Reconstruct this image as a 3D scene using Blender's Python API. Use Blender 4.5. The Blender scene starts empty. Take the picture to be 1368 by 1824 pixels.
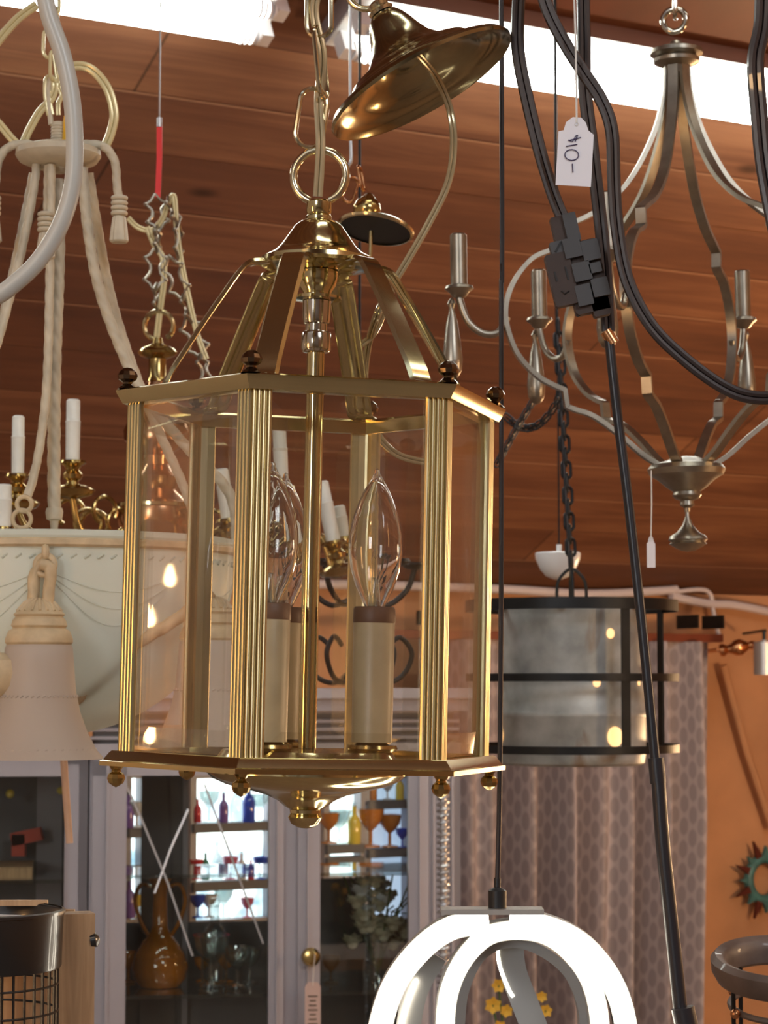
import bpy, bmesh, math, random
from mathutils import Vector, Matrix
random.seed(7)
PI = math.pi; sin = math.sin; cos = math.cos; R = math.radians
scene = bpy.context.scene; COL = scene.collection
F = 4057.0; TH = math.atan(308/4057.0); ST, CT = sin(TH), cos(TH); CZ = 1.8

# ---------- where a point of the place stands ----------
def hh(py):
    v = (912-py)/F
    return F*(ST+CT*v)/(CT-ST*v)
def A(px, py, Y):
    u, v = (px-684)/F, (912-py)/F
    k = Y/(CT-ST*v)
    return Vector((u*k, Y, CZ+(ST+CT*v)*k))
PHI = R(30.5)
DV = Vector((cos(PHI), sin(PHI), 0)); NV = Vector((sin(PHI), -cos(PHI), 0))
W0 = A(1000, 1052, 6.8); SL = 0.495
def ceil_z(x, y): return W0.z+SL*(Vector((x, y, 0))-Vector((W0.x, W0.y, 0))).dot(NV)
def wall_y(px, off=0):
    u = (px-684)/F; w = W0+NV*off
    return (w.y-w.x*math.tan(PHI))/(1-u*math.tan(PHI))

# ---------- materials ----------
MATS = {}
def newmat(name):
    m = bpy.data.materials.new(name); m.use_nodes = True; MATS[name] = m
    return m, m.node_tree, m.node_tree.nodes['Principled BSDF']
def N(nt, typ, **kw):
    n = nt.nodes.new(typ)
    for k, v in kw.items():
        if hasattr(n, k): setattr(n, k, v)
        else: n.inputs[k].default_value = v
    return n
def pm(name, col, rough=0.5, metal=0.0, noise=0.0, nscale=40.0, bump=0.0, spec=0.5, emit=None, estr=0, coat=0, stretch=None):
    m, nt, b = newmat(name)
    b.inputs['Base Color'].default_value = (*col, 1); b.inputs['Roughness'].default_value = rough
    b.inputs['Metallic'].default_value = metal; b.inputs['Specular IOR Level'].default_value = spec
    b.inputs['Coat Weight'].default_value = coat
    if emit: b.inputs['Emission Color'].default_value = (*emit, 1); b.inputs['Emission Strength'].default_value = estr
    if noise or bump:
        tc = N(nt, 'ShaderNodeTexCoord'); nz = N(nt, 'ShaderNodeTexNoise', Scale=nscale, Detail=6.0)
        if stretch:
            mp = N(nt, 'ShaderNodeMapping'); mp.inputs['Scale'].default_value = stretch
            nt.links.new(tc.outputs['Object'], mp.inputs[0]); nt.links.new(mp.outputs[0], nz.inputs['Vector'])
        else: nt.links.new(tc.outputs['Object'], nz.inputs['Vector'])
        if noise:
            mr = N(nt, 'ShaderNodeMapRange'); mr.inputs[1].default_value = .3; mr.inputs[2].default_value = .7
            mr.inputs[3].default_value = 1-noise; mr.inputs[4].default_value = 1+noise*.6
            mx = N(nt, 'ShaderNodeMix', data_type='RGBA', blend_type='MULTIPLY'); mx.inputs[0].default_value = 1
            mx.inputs[6].default_value = (*col, 1)
            nt.links.new(nz.outputs[0], mr.inputs[0]); nt.links.new(mr.outputs[0], mx.inputs[7]); nt.links.new(mx.outputs[2], b.inputs['Base Color'])
        if bump:
            bp = N(nt, 'ShaderNodeBump', Strength=bump); bp.inputs['Distance'].default_value = .002
            nt.links.new(nz.outputs[0], bp.inputs['Height']); nt.links.new(bp.outputs[0], b.inputs['Normal'])
    return m
def emis(name, col, s):
    m, nt, b = newmat(name)
    b.inputs['Base Color'].default_value = (.8, .8, .8, 1)
    b.inputs['Emission Color'].default_value = (*col, 1); b.inputs['Emission Strength'].default_value = s
    return m
def thin(name, tint=(1, 1, 1), k0=.06, k1=.8, pw=4.0, rough=.02, gl=(1, 1, 1)):
    """thin clear sheet: lets light straight through, mirrors more at grazing angles"""
    m, nt, b = newmat(name); nt.nodes.remove(b)
    out = nt.nodes['Material Output']
    tr = N(nt, 'ShaderNodeBsdfTransparent'); tr.inputs[0].default_value = (*tint, 1)
    g = N(nt, 'ShaderNodeBsdfGlossy'); g.inputs['Roughness'].default_value = rough; g.inputs[0].default_value = (*gl, 1)
    lw = N(nt, 'ShaderNodeLayerWeight', Blend=.5)
    p = N(nt, 'ShaderNodeMath', operation='POWER'); p.inputs[1].default_value = pw
    ma = N(nt, 'ShaderNodeMath', operation='MULTIPLY_ADD'); ma.inputs[1].default_value = k1; ma.inputs[2].default_value = k0
    mx = N(nt, 'ShaderNodeMixShader')
    L = nt.links.new
    L(lw.outputs['Facing'], p.inputs[0]); L(p.outputs[0], ma.inputs[0]); L(ma.outputs[0], mx.inputs[0])
    L(tr.outputs[0], mx.inputs[1]); L(g.outputs[0], mx.inputs[2]); L(mx.outputs[0], out.inputs[0])
    return m
def transl(name, col, trans, rough=.5, bump=0, nscale=60.):
    m, nt, b = newmat(name)
    out = nt.nodes['Material Output']
    b.inputs['Base Color'].default_value = (*col, 1); b.inputs['Roughness'].default_value = rough
    t = N(nt, 'ShaderNodeBsdfTranslucent'); t.inputs[0].default_value = (*col, 1)
    mx = N(nt, 'ShaderNodeMixShader'); mx.inputs[0].default_value = trans
    nt.links.new(b.outputs[0], mx.inputs[1]); nt.links.new(t.outputs[0], mx.inputs[2]); nt.links.new(mx.outputs[0], out.inputs[0])
    if bump:
        tc = N(nt, 'ShaderNodeTexCoord'); nz = N(nt, 'ShaderNodeTexNoise', Scale=nscale, Detail=4.0)
        bp = N(nt, 'ShaderNodeBump', Strength=bump); bp.inputs['Distance'].default_value = .002
        nt.links.new(tc.outputs['Object'], nz.inputs['Vector']); nt.links.new(nz.outputs[0], bp.inputs['Height']); nt.links.new(bp.outputs[0], b.inputs['Normal'])
    return m

pm('brass', (.66, .565, .31), .13, 1, noise=.06, nscale=30)
pm('brass_satin', (.57, .49, .29), .3, 1, noise=.12, nscale=90, stretch=(4, 4, .2))
pm('brass_canopy', (.40, .35, .21), .16, 1, noise=.2, nscale=25, bump=.15)
pm('brass_old', (.50, .36, .14), .2, 1, noise=.3, nscale=40)
pm('brass_wood_reflection', (.50, .27, .14), .2, 1, noise=.2, nscale=30)  # red of the wood reflected in the column, painted into the brass
pm('brass_pale', (.78, .70, .48), .16, 1)
pm('dark_knob', (.20, .15, .10), .12, 1)
pm('nickel', (.62, .57, .48), .15, 1)
pm('champagne', (.38, .345, .285), .36, 1, noise=.18, nscale=60)
pm('ivory', (.56, .50, .38), .5, 0, noise=.18, nscale=50, bump=.2)
pm('ivory_tan', (.58, .46, .29), .5, 0, noise=.2, nscale=70, bump=.2)
pm('greywhite', (.50, .50, .46), .35, 0, noise=.05)
transl('alabaster', (.76, .80, .72), .35, .45)
transl('frosted', (.70, .63, .56), .4, .5, bump=.5, nscale=30)
pm('candle_white', (.80, .84, .80), .45, noise=.05, nscale=80)
pm('sleeve_cream', (.50, .40, .24), .4, noise=.15, nscale=40)
pm('cord_gold', (.50, .42, .26), .14, .45)
pm('cord_ivory', (.70, .62, .36), .25, .2)
pm('cord_brown', (.030, .020, .019), .33, coat=.3)
pm('cord_black', (.02, .018, .022), .35)
pm('plug_brown', (.040, .022, .016), .5, noise=.15, nscale=60)
pm('plug_grey', (.058, .058, .062), .5)
pm('black', (.012, .012, .013), .45)
pm('iron', (.02, .022, .024), .45, .6, noise=.2)
pm('drum_black', (.012, .012, .012), .28, .0, coat=.4)
pm('paper', (.80, .80, .86), .6)
pm('paper_pink', (.62, .44, .38), .6)
pm('ink', (.06, .05, .12), .6)
pm('string', (.75, .75, .72), .6)
pm('wirenut', (.95, .55, .02), .4)
pm('red_strap', (.75, .03, .03), .35)
pm('redwood', (.16, .035, .015), .45, noise=.2, nscale=10)
pm('cabinet', (.37, .35, .385), .4, noise=.04, nscale=8)
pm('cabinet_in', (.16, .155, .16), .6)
pm('copper', (.62, .30, .14), .25, 1)
pm('white_plastic', (.78, .76, .78), .4)
pm('conduit', (.62, .56, .58), .4)
pm('wall_orange', (.50, .255, .125), .8, noise=.22, nscale=3.5, bump=.3)
pm('wall_pale', (.55, .50, .46), .8, noise=.05)
pm('floor', (.22, .16, .12), .6, noise=.2, nscale=4)
pm('aluminium', (.55, .56, .58), .35, .8)
pm('led_grey', (.40, .40, .39), .45, .2)
pm('led_plate', (.50, .48, .45), .35, .6)
pm('turquoise', (.05, .16, .16), .5, noise=.4, nscale=30)
pm('red_iron', (.10, .022, .015), .5, .4)
pm('rustwood', (.13, .095, .08), .5, noise=.35, nscale=30, bump=.5, coat=.2)
pm('amber', (.36, .125, .012), .06, .0, coat=1, noise=.35, nscale=12)
pm('flower_cream', (.60, .58, .44), .8, noise=.25, nscale=60, bump=.6)
pm('flower_yellow', (.75, .45, .05), .7)
pm('leaf', (.06, .12, .04), .6)
pm('coral', (.70, .10, .06), .6)
pm('blue_glass', (.02, .08, .70), .1, coat=1)
pm('red_glass', (.75, .04, .06), .1, coat=1)
pm('pink_glass', (.80, .18, .35), .15, coat=1)
pm('yellow_glass', (.90, .70, .10), .15, coat=1)
pm('green_glass', (.05, .35, .22), .12, coat=1)
pm('purple_glass', (.22, .12, .45), .15, coat=1)
pm('orange_glass', (.60, .22, .04), .12, coat=1)
pm('brown_ware', (.12, .08, .05), .4)
pm('white_ware', (.78, .82, .85), .3)
pm('wood_rod', (.62, .42, .30), .5, noise=.15, nscale=20)
thin('pane', k0=.03, k1=.75)
thin('bevel', tint=(.95, .95, .93), k0=.07, k1=.8, pw=2.5)
thin('bulb_glass', tint=(.98, .97, .96), k0=.10, k1=1.0, pw=1.9)
thin('cab_glass', tint=(.88, .90, .88), k0=.05, k1=.6)
thin('ware_glass', tint=(.80, .86, .86), k0=.16, k1=.7, pw=2)
emis('tube_light', (.95, 1, .93), 14)
emis('led_white', (1, .90, .72), 9)
emis('flame', (1, .62, .28), 60)
emis('amber_shade', (1, .50, .16), 14)
emis('warm_bulb', (1, .60, .28), 45)
emis('hole_glow', (1, .50, .16), 1.3)
emis('filament', (1, .8, .5), .6)
m, nt, b = newmat('clear_glass'); b.inputs['Base Color'].default_value = (1, 1, 1, 1); b.inputs['Roughness'].default_value = 0; b.inputs['Transmission Weight'].default_value = 1; b.inputs['IOR'].default_value = 1.45
pm('sleeve_top_shade', (.14, .07, .04), .5)
pm('reflector', (.85, .86, .84), .3)
pm('fixture_grey', (.30, .26, .26), .5)

# ceiling boards (object space: x runs along the boards, y up the slope)
def ceiling_mat():
    m, nt, b = newmat('ceiling_boards'); L = nt.links.new
    def M(op, a, bb=None, c=None):
        n = N(nt, 'ShaderNodeMath', operation=op)
        for i, v in enumerate((a, bb, c)):
            if v is None: continue
            if isinstance(v, (int, float)): n.inputs[i].default_value = v
            else: L(v, n.inputs[i])
        return n.outputs[0]
    tc = N(nt, 'ShaderNodeTexCoord'); sp = N(nt, 'ShaderNodeSeparateXYZ'); L(tc.outputs['Object'], sp.inputs[0])
    x, y = sp.outputs[0], sp.outputs[1]
    W = .172
    t = M('DIVIDE', y, W); row = M('FLOOR', t); fr = M('FRACT', t)
    wn = N(nt, 'ShaderNodeTexWhiteNoise', noise_dimensions='1D'); L(row, wn.inputs['W'])
    rnd = wn.outputs[0]
    xs = M('ADD', M('DIVIDE', x, 2.9), M('MULTIPLY', rnd, 7.3)); xf = M('FRACT', xs); xi = M('FLOOR', xs)
    wn2 = N(nt, 'ShaderNodeTexWhiteNoise', noise_dimensions='1D'); L(M('ADD', M('MULTIPLY', row, 13.1), xi), wn2.inputs['W'])
    r2 = wn2.outputs[0]
    cb = N(nt, 'ShaderNodeCombineXYZ'); L(M('MULTIPLY', x, .9), cb.inputs[0]); L(M('MULTIPLY', y, 11), cb.inputs[1]); L(M('MULTIPLY', row, 3.7), cb.inputs[2])
    g = N(nt, 'ShaderNodeTexNoise', Scale=1.6, Detail=9.0, Roughness=.62, Distortion=.6); L(cb.outputs[0], g.inputs['Vector'])
    cl = N(nt, 'ShaderNodeCombineXYZ'); L(M('MULTIPLY', x, 1.3), cl.inputs[0]); L(M('MULTIPLY', y, 4), cl.inputs[1]); L(M('MULTIPLY', row, 1.7), cl.inputs[2])
    g2 = N(nt, 'ShaderNodeTexNoise', Scale=1.3, Detail=3.0); L(cl.outputs[0], g2.inputs['Vector'])
    ramp = N(nt, 'ShaderNodeValToRGB'); e = ramp.color_ramp.elements
    e[0].position = .28; e[0].color = (.088, .039, .025, 1); e[1].position = .76; e[1].color = (.33, .155, .080, 1)
    k = e.new(.5); k.color = (.168, .070, .038, 1)
    v = M('ADD', M('MULTIPLY', g.outputs[0], .6), M('ADD', M('MULTIPLY', g2.outputs[0], .3), M('MULTIPLY', r2, .16)))
    L(M('SUBTRACT', v, .02), ramp.inputs[0])
    # knots
    ck = N(nt, 'ShaderNodeCombineXYZ'); L(M('MULTIPLY', x, 1.5), ck.inputs[0]); L(M('MULTIPLY', y, 3.2), ck.inputs[1])
    vo = N(nt, 'ShaderNodeTexVoronoi', Scale=1.5); L(ck.outputs[0], vo.inputs['Vector'])
    kn = N(nt, 'ShaderNodeMapRange', interpolation_type='SMOOTHSTEP'); L(vo.outputs['Distance'], kn.inputs[0])
    kn.inputs[1].default_value = .02; kn.inputs[2].default_value = .11; kn.inputs[3].default_value = .35; kn.inputs[4].default_value = 1
    # seams: a dark gap with a highlight line painted in beside it
    dk = N(nt, 'ShaderNodeMapRange'); L(fr, dk.inputs[0]); dk.inputs[1].default_value = .0; dk.inputs[2].default_value = .035; dk.inputs[3].default_value = .62; dk.inputs[4].default_value = 1
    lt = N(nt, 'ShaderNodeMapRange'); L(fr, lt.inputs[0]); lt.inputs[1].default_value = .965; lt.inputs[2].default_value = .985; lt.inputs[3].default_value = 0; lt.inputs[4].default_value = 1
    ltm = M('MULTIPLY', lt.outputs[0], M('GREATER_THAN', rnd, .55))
    dkm = M('MAXIMUM', dk.outputs[0], M('MULTIPLY', M('GREATER_THAN', rnd, .5), .75))
    xe = N(nt, 'ShaderNodeMapRange'); L(M('MULTIPLY', M('ABSOLUTE', M('SUBTRACT', xf, .5)), 2), xe.inputs[0]); xe.inputs[1].default_value = .997; xe.inputs[2].default_value = .999; xe.inputs[3].default_value = 1; xe.inputs[4].default_value = .4
    mul = M('MULTIPLY', M('MULTIPLY', dkm, kn.outputs[0]), xe.outputs[0])
    mx = N(nt, 'ShaderNodeMix', data_type='RGBA', blend_type='MULTIPLY'); mx.inputs[0].default_value = 1
    cc = N(nt, 'ShaderNodeCombineColor'); [L(mul, cc.inputs[i]) for i in range(3)]
    L(ramp.outputs[0], mx.inputs[6]); L(cc.outputs[0], mx.inputs[7])
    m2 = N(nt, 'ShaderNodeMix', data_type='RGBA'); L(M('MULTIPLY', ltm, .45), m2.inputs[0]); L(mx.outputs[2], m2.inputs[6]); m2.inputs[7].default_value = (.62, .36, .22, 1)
    L(m2.outputs[2], b.inputs['Base Color'])
    b.inputs['Roughness'].default_value = .5; b.inputs['Specular IOR Level'].default_value = .3
    bp = N(nt, 'ShaderNodeBump', Strength=.5); bp.inputs['Distance'].default_value = .004
    L(M('ADD', M('MULTIPLY', g.outputs[0], .3), dk.outputs[0]), bp.inputs['Height']); L(bp.outputs[0], b.inputs['Normal'])
ceiling_mat()

def curtain_mat():
    m, nt, b = newmat('curtain_fabric'); L = nt.links.new
    def M(op, a, bb=None):
        n = N(nt, 'ShaderNodeMath', operation=op)
        for i, v in enumerate((a, bb)):
            if v is None: continue
            if isinstance(v, (int, float)): n.inputs[i].default_value = v
            else: L(v, n.inputs[i])
        return n.outputs[0]
    tc = N(nt, 'ShaderNodeTexCoord'); sp = N(nt, 'ShaderNodeSeparateXYZ'); L(tc.outputs['UV'], sp.inputs[0])
    x_, z_ = M('MULTIPLY', sp.outputs[1], 2*PI/.082), M('MULTIPLY', sp.outputs[0], 2*PI/.066)
    f_ = M('ADD', M('MULTIPLY', M('MULTIPLY', M('COSINE', x_), M('COSINE', z_)), 2), M('COSINE', M('MULTIPLY', x_, 2)))
    mr = N(nt, 'ShaderNodeMapRange', interpolation_type='SMOOTHSTEP'); L(f_, mr.inputs[0]); mr.inputs[1].default_value = -1.25; mr.inputs[2].default_value = .1
    br = N(nt, 'ShaderNodeMix', data_type='RGBA'); L(mr.outputs[0], br.inputs[0]); br.inputs[6].default_value = (.42, .36, .375, 1); br.inputs[7].default_value = (.30, .26, .27, 1)
    L(br.outputs[2], b.inputs['Base Color'])
    b.inputs['Roughness'].default_value = .7
    t = N(nt, 'ShaderNodeBsdfTranslucent'); L(br.outputs[2], t.inputs[0])
    mx = N(nt, 'ShaderNodeMixShader'); mx.inputs[0].default_value = .1
    L(b.outputs[0], mx.inputs[1]); L(t.outputs[0], mx.inputs[2]); L(mx.outputs[0], nt.nodes['Material Output'].inputs[0])
curtain_mat()

def galv_mat():
    m, nt, b = newmat('galvanised'); L = nt.links.new
    tc = N(nt, 'ShaderNodeTexCoord')
    n1 = N(nt, 'ShaderNodeTexNoise', Scale=16.0, Detail=6.0); n2 = N(nt, 'ShaderNodeTexNoise', Scale=9.0, Detail=5.0, Distortion=.8)
    mp = N(nt, 'ShaderNodeMapping'); mp.inputs['Scale'].default_value = (1, 1, .45); L(tc.outputs['Object'], mp.inputs[0])
    L(tc.outputs['Object'], n1.inputs['Vector']); L(mp.outputs[0], n2.inputs['Vector'])
    r = N(nt, 'ShaderNodeValToRGB'); r.color_ramp.elements[0].position = .35; r.color_ramp.elements[0].color = (.26, .28, .275, 1); r.color_ramp.elements[1].position = .7; r.color_ramp.elements[1].color = (.58, .61, .60, 1)
    L(n1.outputs[0], r.inputs[0])
    k = N(nt, 'ShaderNodeMapRange'); k.inputs[1].default_value = .62; k.inputs[2].default_value = .70; L(n2.outputs[0], k.inputs[0])
    mx = N(nt, 'ShaderNodeMix', data_type='RGBA'); L(k.outputs[0], mx.inputs[0]); L(r.outputs[0], mx.inputs[6]); mx.inputs[7].default_value = (.22, .12, .04, 1)
    L(mx.outputs[2], b.inputs['Base Color']); b.inputs['Roughness'].default_value = .45; b.inputs['Metallic'].default_value = .15
galv_mat()

def wood_mat(name, c0, c1):
    m, nt, b = newmat(name); L = nt.links.new
    tc = N(nt, 'ShaderNodeTexCoord'); mp = N(nt, 'ShaderNodeMapping'); mp.inputs['Scale'].default_value = (60, 60, 5); L(tc.outputs['Object'], mp.inputs[0])
    nz = N(nt, 'ShaderNodeTexNoise', Scale=1.4, Detail=8.0, Distortion=1.2); L(mp.outputs[0], nz.inputs['Vector'])
    r = N(nt, 'ShaderNodeValToRGB'); r.color_ramp.elements[0].position = .3; r.color_ramp.elements[0].color = (*c0, 1); r.color_ramp.elements[1].position = .7; r.color_ramp.elements[1].color = (*c1, 1)
    L(nz.outputs[0], r.inputs[0]); L(r.outputs[0], b.inputs['Base Color']); b.inputs['Roughness'].default_value = .55
wood_mat('oak', (.30, .17, .08), (.60, .38, .20))

# ---------- mesh gathering ----------
class MB:
    def __init__(s): s.v = []; s.f = []; s.m = []; s.cur = 0; s.uv = None
    def add(s, vs, fs):
        o = len(s.v); s.v += [Vector(p) for p in vs]; s.f += [tuple(o+i for i in f) for f in fs]; s.m += [s.cur]*len(fs); return s
    def box(s, c, d, rot=None):
        c = Vector(c); hx, hy, hz = d[0]/2, d[1]/2, d[2]/2
        vs = [Vector((x, y, z)) for x in (-hx, hx) for y in (-hy, hy) for z in (-hz, hz)]
        if rot is not None: vs = [rot @ p for p in vs]
        return s.add([c+p for p in vs], [(0, 1, 3, 2), (4, 6, 7, 5), (0, 4, 5, 1), (2, 3, 7, 6), (0, 2, 6, 4), (1, 5, 7, 3)])
    def prism(s, poly, off):
        n = len(poly); off = Vector(off)
        return s.add([Vector(p) for p in poly]+[Vector(p)+off for p in poly], [tuple(range(n))[::-1], tuple(range(n, 2*n))]+[(i, (i+1) % n, n+(i+1) % n, n+i) for i in range(n)])
    def lathe(s, prof, c=(0, 0, 0), mat=None, n=40, a0=0, close=True, wob=None):
        c = Vector(c); vs = []; ns = len(prof)
        for i in range(n):
            a = a0+2*PI*i/n
            for (r, z) in prof:
                rr = r*(wob(a, z) if wob else 1)
                p = Vector((rr*cos(a), rr*sin(a), z)); vs.append(c+(mat @ p if mat else p))
        fs = []
        for i in range(n):
            j = (i+1) % n
            for k in range(ns-1): fs.append((i*ns+k, j*ns+k, j*ns+k+1, i*ns+k+1))
        return s.add(vs, fs)
    def sweep(s, path, sec, up=None, closed=False, scale=None, twist=0.0, cap=True):
        """sec = list of (a, b) in the frame (side, up) of the path"""
        P = [Vector(p) for p in path]; n = len(P); T = []
        for i in range(n):
            a = P[i-1] if (closed or i > 0) else P[i]; b = P[(i+1) % n] if (closed or i < n-1) else P[i]
            T.append((b-a).normalized())
        if up is not None:
            ups = [Vector(up(i) if callable(up) else up) for i in range(n)]
            U = [(u-T[i]*u.dot(T[i])).normalized() for i, u in enumerate(ups)]
        else:
            u = Vector((0, 0, 1)) if abs(T[0].z) < .8 else Vector((1, 0, 0))
            u = (u-T[0]*u.dot(T[0])).normalized(); U = [u]
            for i in range(1, n):
                ax = T[i-1].cross(T[i]); d = U[-1]
                if ax.length > 1e-9: d = Matrix.Rotation(math.atan2(ax.length, T[i-1].dot(T[i])), 3, ax.normalized()) @ d
                U.append((d-T[i]*d.dot(T[i])).normalized())
            if closed:
                ang = U[0].cross(U[-1]).dot(T[0]); ang = math.atan2(ang, U[0].dot(U[-1]))
                U = [Matrix.Rotation(-ang*i/n, 3, T[i]) @ U[i] for i in range(n)]
        vs = []; m = len(sec); ln = 0
        for i in range(n):
            if i: ln += (P[i]-P[i-1]).length
            S = T[i].cross(U[i]); k = scale(i/(n-1)) if scale else 1
            a = twist*ln; ca, sa = cos(a), sin(a)
            for (x, y) in sec:
                xx, yy = (x*ca-y*sa)*k, (x*sa+y*ca)*k
                vs.append(P[i]+S*xx+U[i]*yy)
        fs = []
        for i in range(n if closed else n-1):
            j = (i+1) % n
            for k in range(m): fs.append((i*m+k, i*m+(k+1) % m, j*m+(k+1) % m, j*m+k))
        if cap and not closed: fs += [tuple(range(m))[::-1], tuple((n-1)*m+k for k in range(m))]
        return s.add(vs, fs)
    def tube(s, path, r, n=10, **kw):
        return s.sweep(path, [(r*cos(2*PI*i/n), r*sin(2*PI*i/n)) for i in range(n)], **kw)
    def rope(s, path, r, lobes=3, pitch=.02, n=18, **kw):
        q = [Vector(path[0])]; st = pitch/18
        for a, b in zip(path[:-1], path[1:]):
            k = max(1, int((Vector(b)-Vector(a)).length/st)); q += [Vector(a).lerp(Vector(b), (i+1)/k) for i in range(k)]
        path = q
        sec = []
        for i in range(n):
            a = 2*PI*i/n; q = r*(.89+.14*abs(cos(lobes*a/2))); sec.append((q*cos(a), q*sin(a)))
        return s.sweep(path, sec, twist=2*PI/pitch, **kw)
    def ball(s, c, r, n=16, sq=(1, 1, 1)):
        prof = [(r*sin(PI*i/(n//2))*1.0, r*cos(PI*i/(n//2))*sq[2]) for i in range(n//2+1)]
        return s.lathe(prof, c, None, n)
    def torus(s, c, Rr, r, ax=(0, 1, 0), n=32, m=10, a0=0, a1=None, sy=1.0):
        ax = Vector(ax).normalized(); q = Vector((0, 0, 1)) if abs(ax.z) < .9 else Vector((1, 0, 0))
        e1 = (q-ax*q.dot(ax)).normalized(); e2 = ax.cross(e1); c = Vector(c)
        full = a1 is None
        if full: a1 = a0+2*PI
        k = n if full else n+1
        pts = [c+e1*Rr*sy*cos(a0+(a1-a0)*i/n)+e2*Rr*sin(a0+(a1-a0)*i/n) for i in range(k)]
        return s.tube(pts, r, m, up=ax, closed=full)
    def link(s, c, d, side, L, W, r, n=26, m=8, sq=False):
        c, d, side = Vector(c), Vector(d).normalized(), Vector(side); side = (side-d*side.dot(d)).normalized()
        hs = max(L/2-W/2, 0); pts = []
        for i in range(n):
            a = 2*PI*i/n; x, y = W/2*cos(a), W/2*sin(a)
            pts.append(c+side*x+d*(y+(hs if y >= 0 else -hs)))
        return s.tube(pts, r, m, up=d.cross(side), closed=True)
    def build(s, name, mats, parent=None, origin=(0, 0, 0), smooth=38, uv=None):
        o0 = Vector(origin)
        me = bpy.data.meshes.new(name); me.from_pydata([tuple(p-o0) for p in s.v], [], s.f)
        if isinstance(mats, str): mats = [mats]
        for k in mats: me.materials.append(MATS[k])
        for p, mi in zip(me.polygons, s.m): p.material_index = mi
        bm = bmesh.new(); bm.from_mesh(me); bmesh.ops.remove_doubles(bm, verts=bm.verts, dist=1e-6)
        bmesh.ops.recalc_face_normals(bm, faces=bm.faces); bm.to_mesh(me); bm.free()
        me.polygons.foreach_set('use_smooth', [smooth > 0]*len(me.polygons))
        if smooth > 0: me.set_sharp_from_angle(angle=R(smooth))
        o = bpy.data.objects.new(name, me); COL.objects.link(o)
        if parent: o.parent = parent
        else: o.location = o0
        return o
def cr(pts, n=8, closed=False):
    """smooth curve through points"""
    P = [Vector(p) for p in pts]; out = []; m = len(P)
    g = (lambda i: P[i % m]) if closed else (lambda i: P[min(max(i, 0), m-1)])
    for i in range(m if closed else m-1):
        a, b, c, d = g(i-1), g(i), g(i+1), g(i+2)
        for k in range(n):
            t = k/n
            out.append(.5*((2*b)+(c-a)*t+(2*a-5*b+4*c-d)*t*t+(3*b-a-3*c+d)*t**3))
    if not closed: out.append(P[-1])
    return out
def tag(o, label, cat, group=None, kind=None):
    o['label'] = label; o['category'] = cat
    if group: o['group'] = group
    if kind: o['kind'] = kind
    return o
def thing(name, loc, label, cat, group=None, rot=None):
    o = bpy.data.objects.new(name, None); COL.objects.link(o); o.location = loc; o.empty_display_size = .05
    if rot: o.rotation_euler = rot
    return tag(o, label, cat, group)
def struct(o): o['kind'] = 'structure'; return o

class Fx:
    """a hanging fixture: axis seen at pixel column cx at height y0, standing at depth Y; local px units"""
    def __init__(s, name, cx, y0, Y, label, cat, group=None, rot=None):
        s.o = A(cx, y0, Y); s.s = Y/F; s.y0 = y0; s.H0 = hh(y0); s.Y = Y
        s.root = thing(name, s.o, label, cat, group, rot)
    def p(s, x, d, y): return Vector((x*s.s, d*s.s, (hh(y)-s.H0)*s.s))
    def prof(s, pr): return [(r*s.s, (hh(y)-s.H0)*s.s) for r, y in pr]
    def pol(s, r, a, y): return Vector((r*s.s*cos(a), r*s.s*sin(a), (hh(y)-s.H0)*s.s))
    def w(s, v): return Vector(v)-s.o      # world -> local (unrotated things)
    def b(s, mb, name, mat, parent=None, smooth=38): return mb.build(name, mat, parent or s.root, smooth=smooth)
def ell(px, py, rx, ry, a0, a1, n=16):
    return [(px+rx*cos(R(a0+(a1-a0)*i/n)), py-ry*sin(R(a0+(a1-a0)*i/n))) for i in range(n+1)]

# =============== camera, light, shell ===============
cam = bpy.data.cameras.new('camera'); co = bpy.data.objects.new('camera', cam); COL.objects.link(co); scene.camera = co
co.location = (0, 0, CZ); co.rotation_euler = (PI/2+TH, 0, 0)
cam.sensor_fit = 'HORIZONTAL'; cam.sensor_width = 24.0; cam.lens = 24.0*F/1368
cam.clip_start = .05; cam.dof.use_dof = True; cam.dof.focus_distance = 1.36; cam.dof.aperture_fstop = 34
vs = scene.view_settings; vs.view_transform = 'Standard'; vs.look = 'None'; vs.exposure = .22; vs.gamma = 1; vs.use_curve_mapping = False
scene.cycles.use_denoising = True; scene.cycles.use_adaptive_sampling = True; scene.cycles.adaptive_threshold = .03; scene.cycles.max_bounces = 9; scene.cycles.transparent_max_bounces = 24
scene.cycles.diffuse_bounces = 3; scene.cycles.glossy_bounces = 5; scene.cycles.sample_clamp_indirect = 6
w = bpy.data.worlds.new('sky'); scene.world = w; w.use_nodes = True
w.node_tree.nodes['Background'].inputs[0].default_value = (.72, .84, 1, 1); w.node_tree.nodes['Background'].inputs[1].default_value = 1.3

# ceiling: sloping boarded plane
def plane_ob(name, mat, origin, ex, ey, x0, x1, y0, y1, th=.03):
    ez = ex.cross(ey).normalized()
    mb = MB(); mb.box(((x0+x1)/2, (y0+y1)/2, -th/2), (x1-x0, y1-y0, th))
    o = mb.build(name, mat, smooth=0); o.matrix_world = Matrix(((ex.x, ey.x, ez.x, origin.x), (ex.y, ey.y, ez.y, origin.y), (ex.z, ey.z, ez.z, origin.z), (0, 0, 0, 1)))
    return struct(o)
up_sl = Vector((NV.x, NV.y, SL)).normalized()
ceil = plane_ob('ceiling', 'ceiling_boards', W0-up_sl*.0, DV, up_sl, -6, 6, 0, 9.2)
topc = W0+up_sl*9.2
plane_ob('ceiling', 'ceiling_boards', topc, DV, Vector((NV.x, NV.y, -.35)).normalized(), -9, 6, 0, 9)
if DV.cross(up_sl).z < 0: pass
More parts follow.
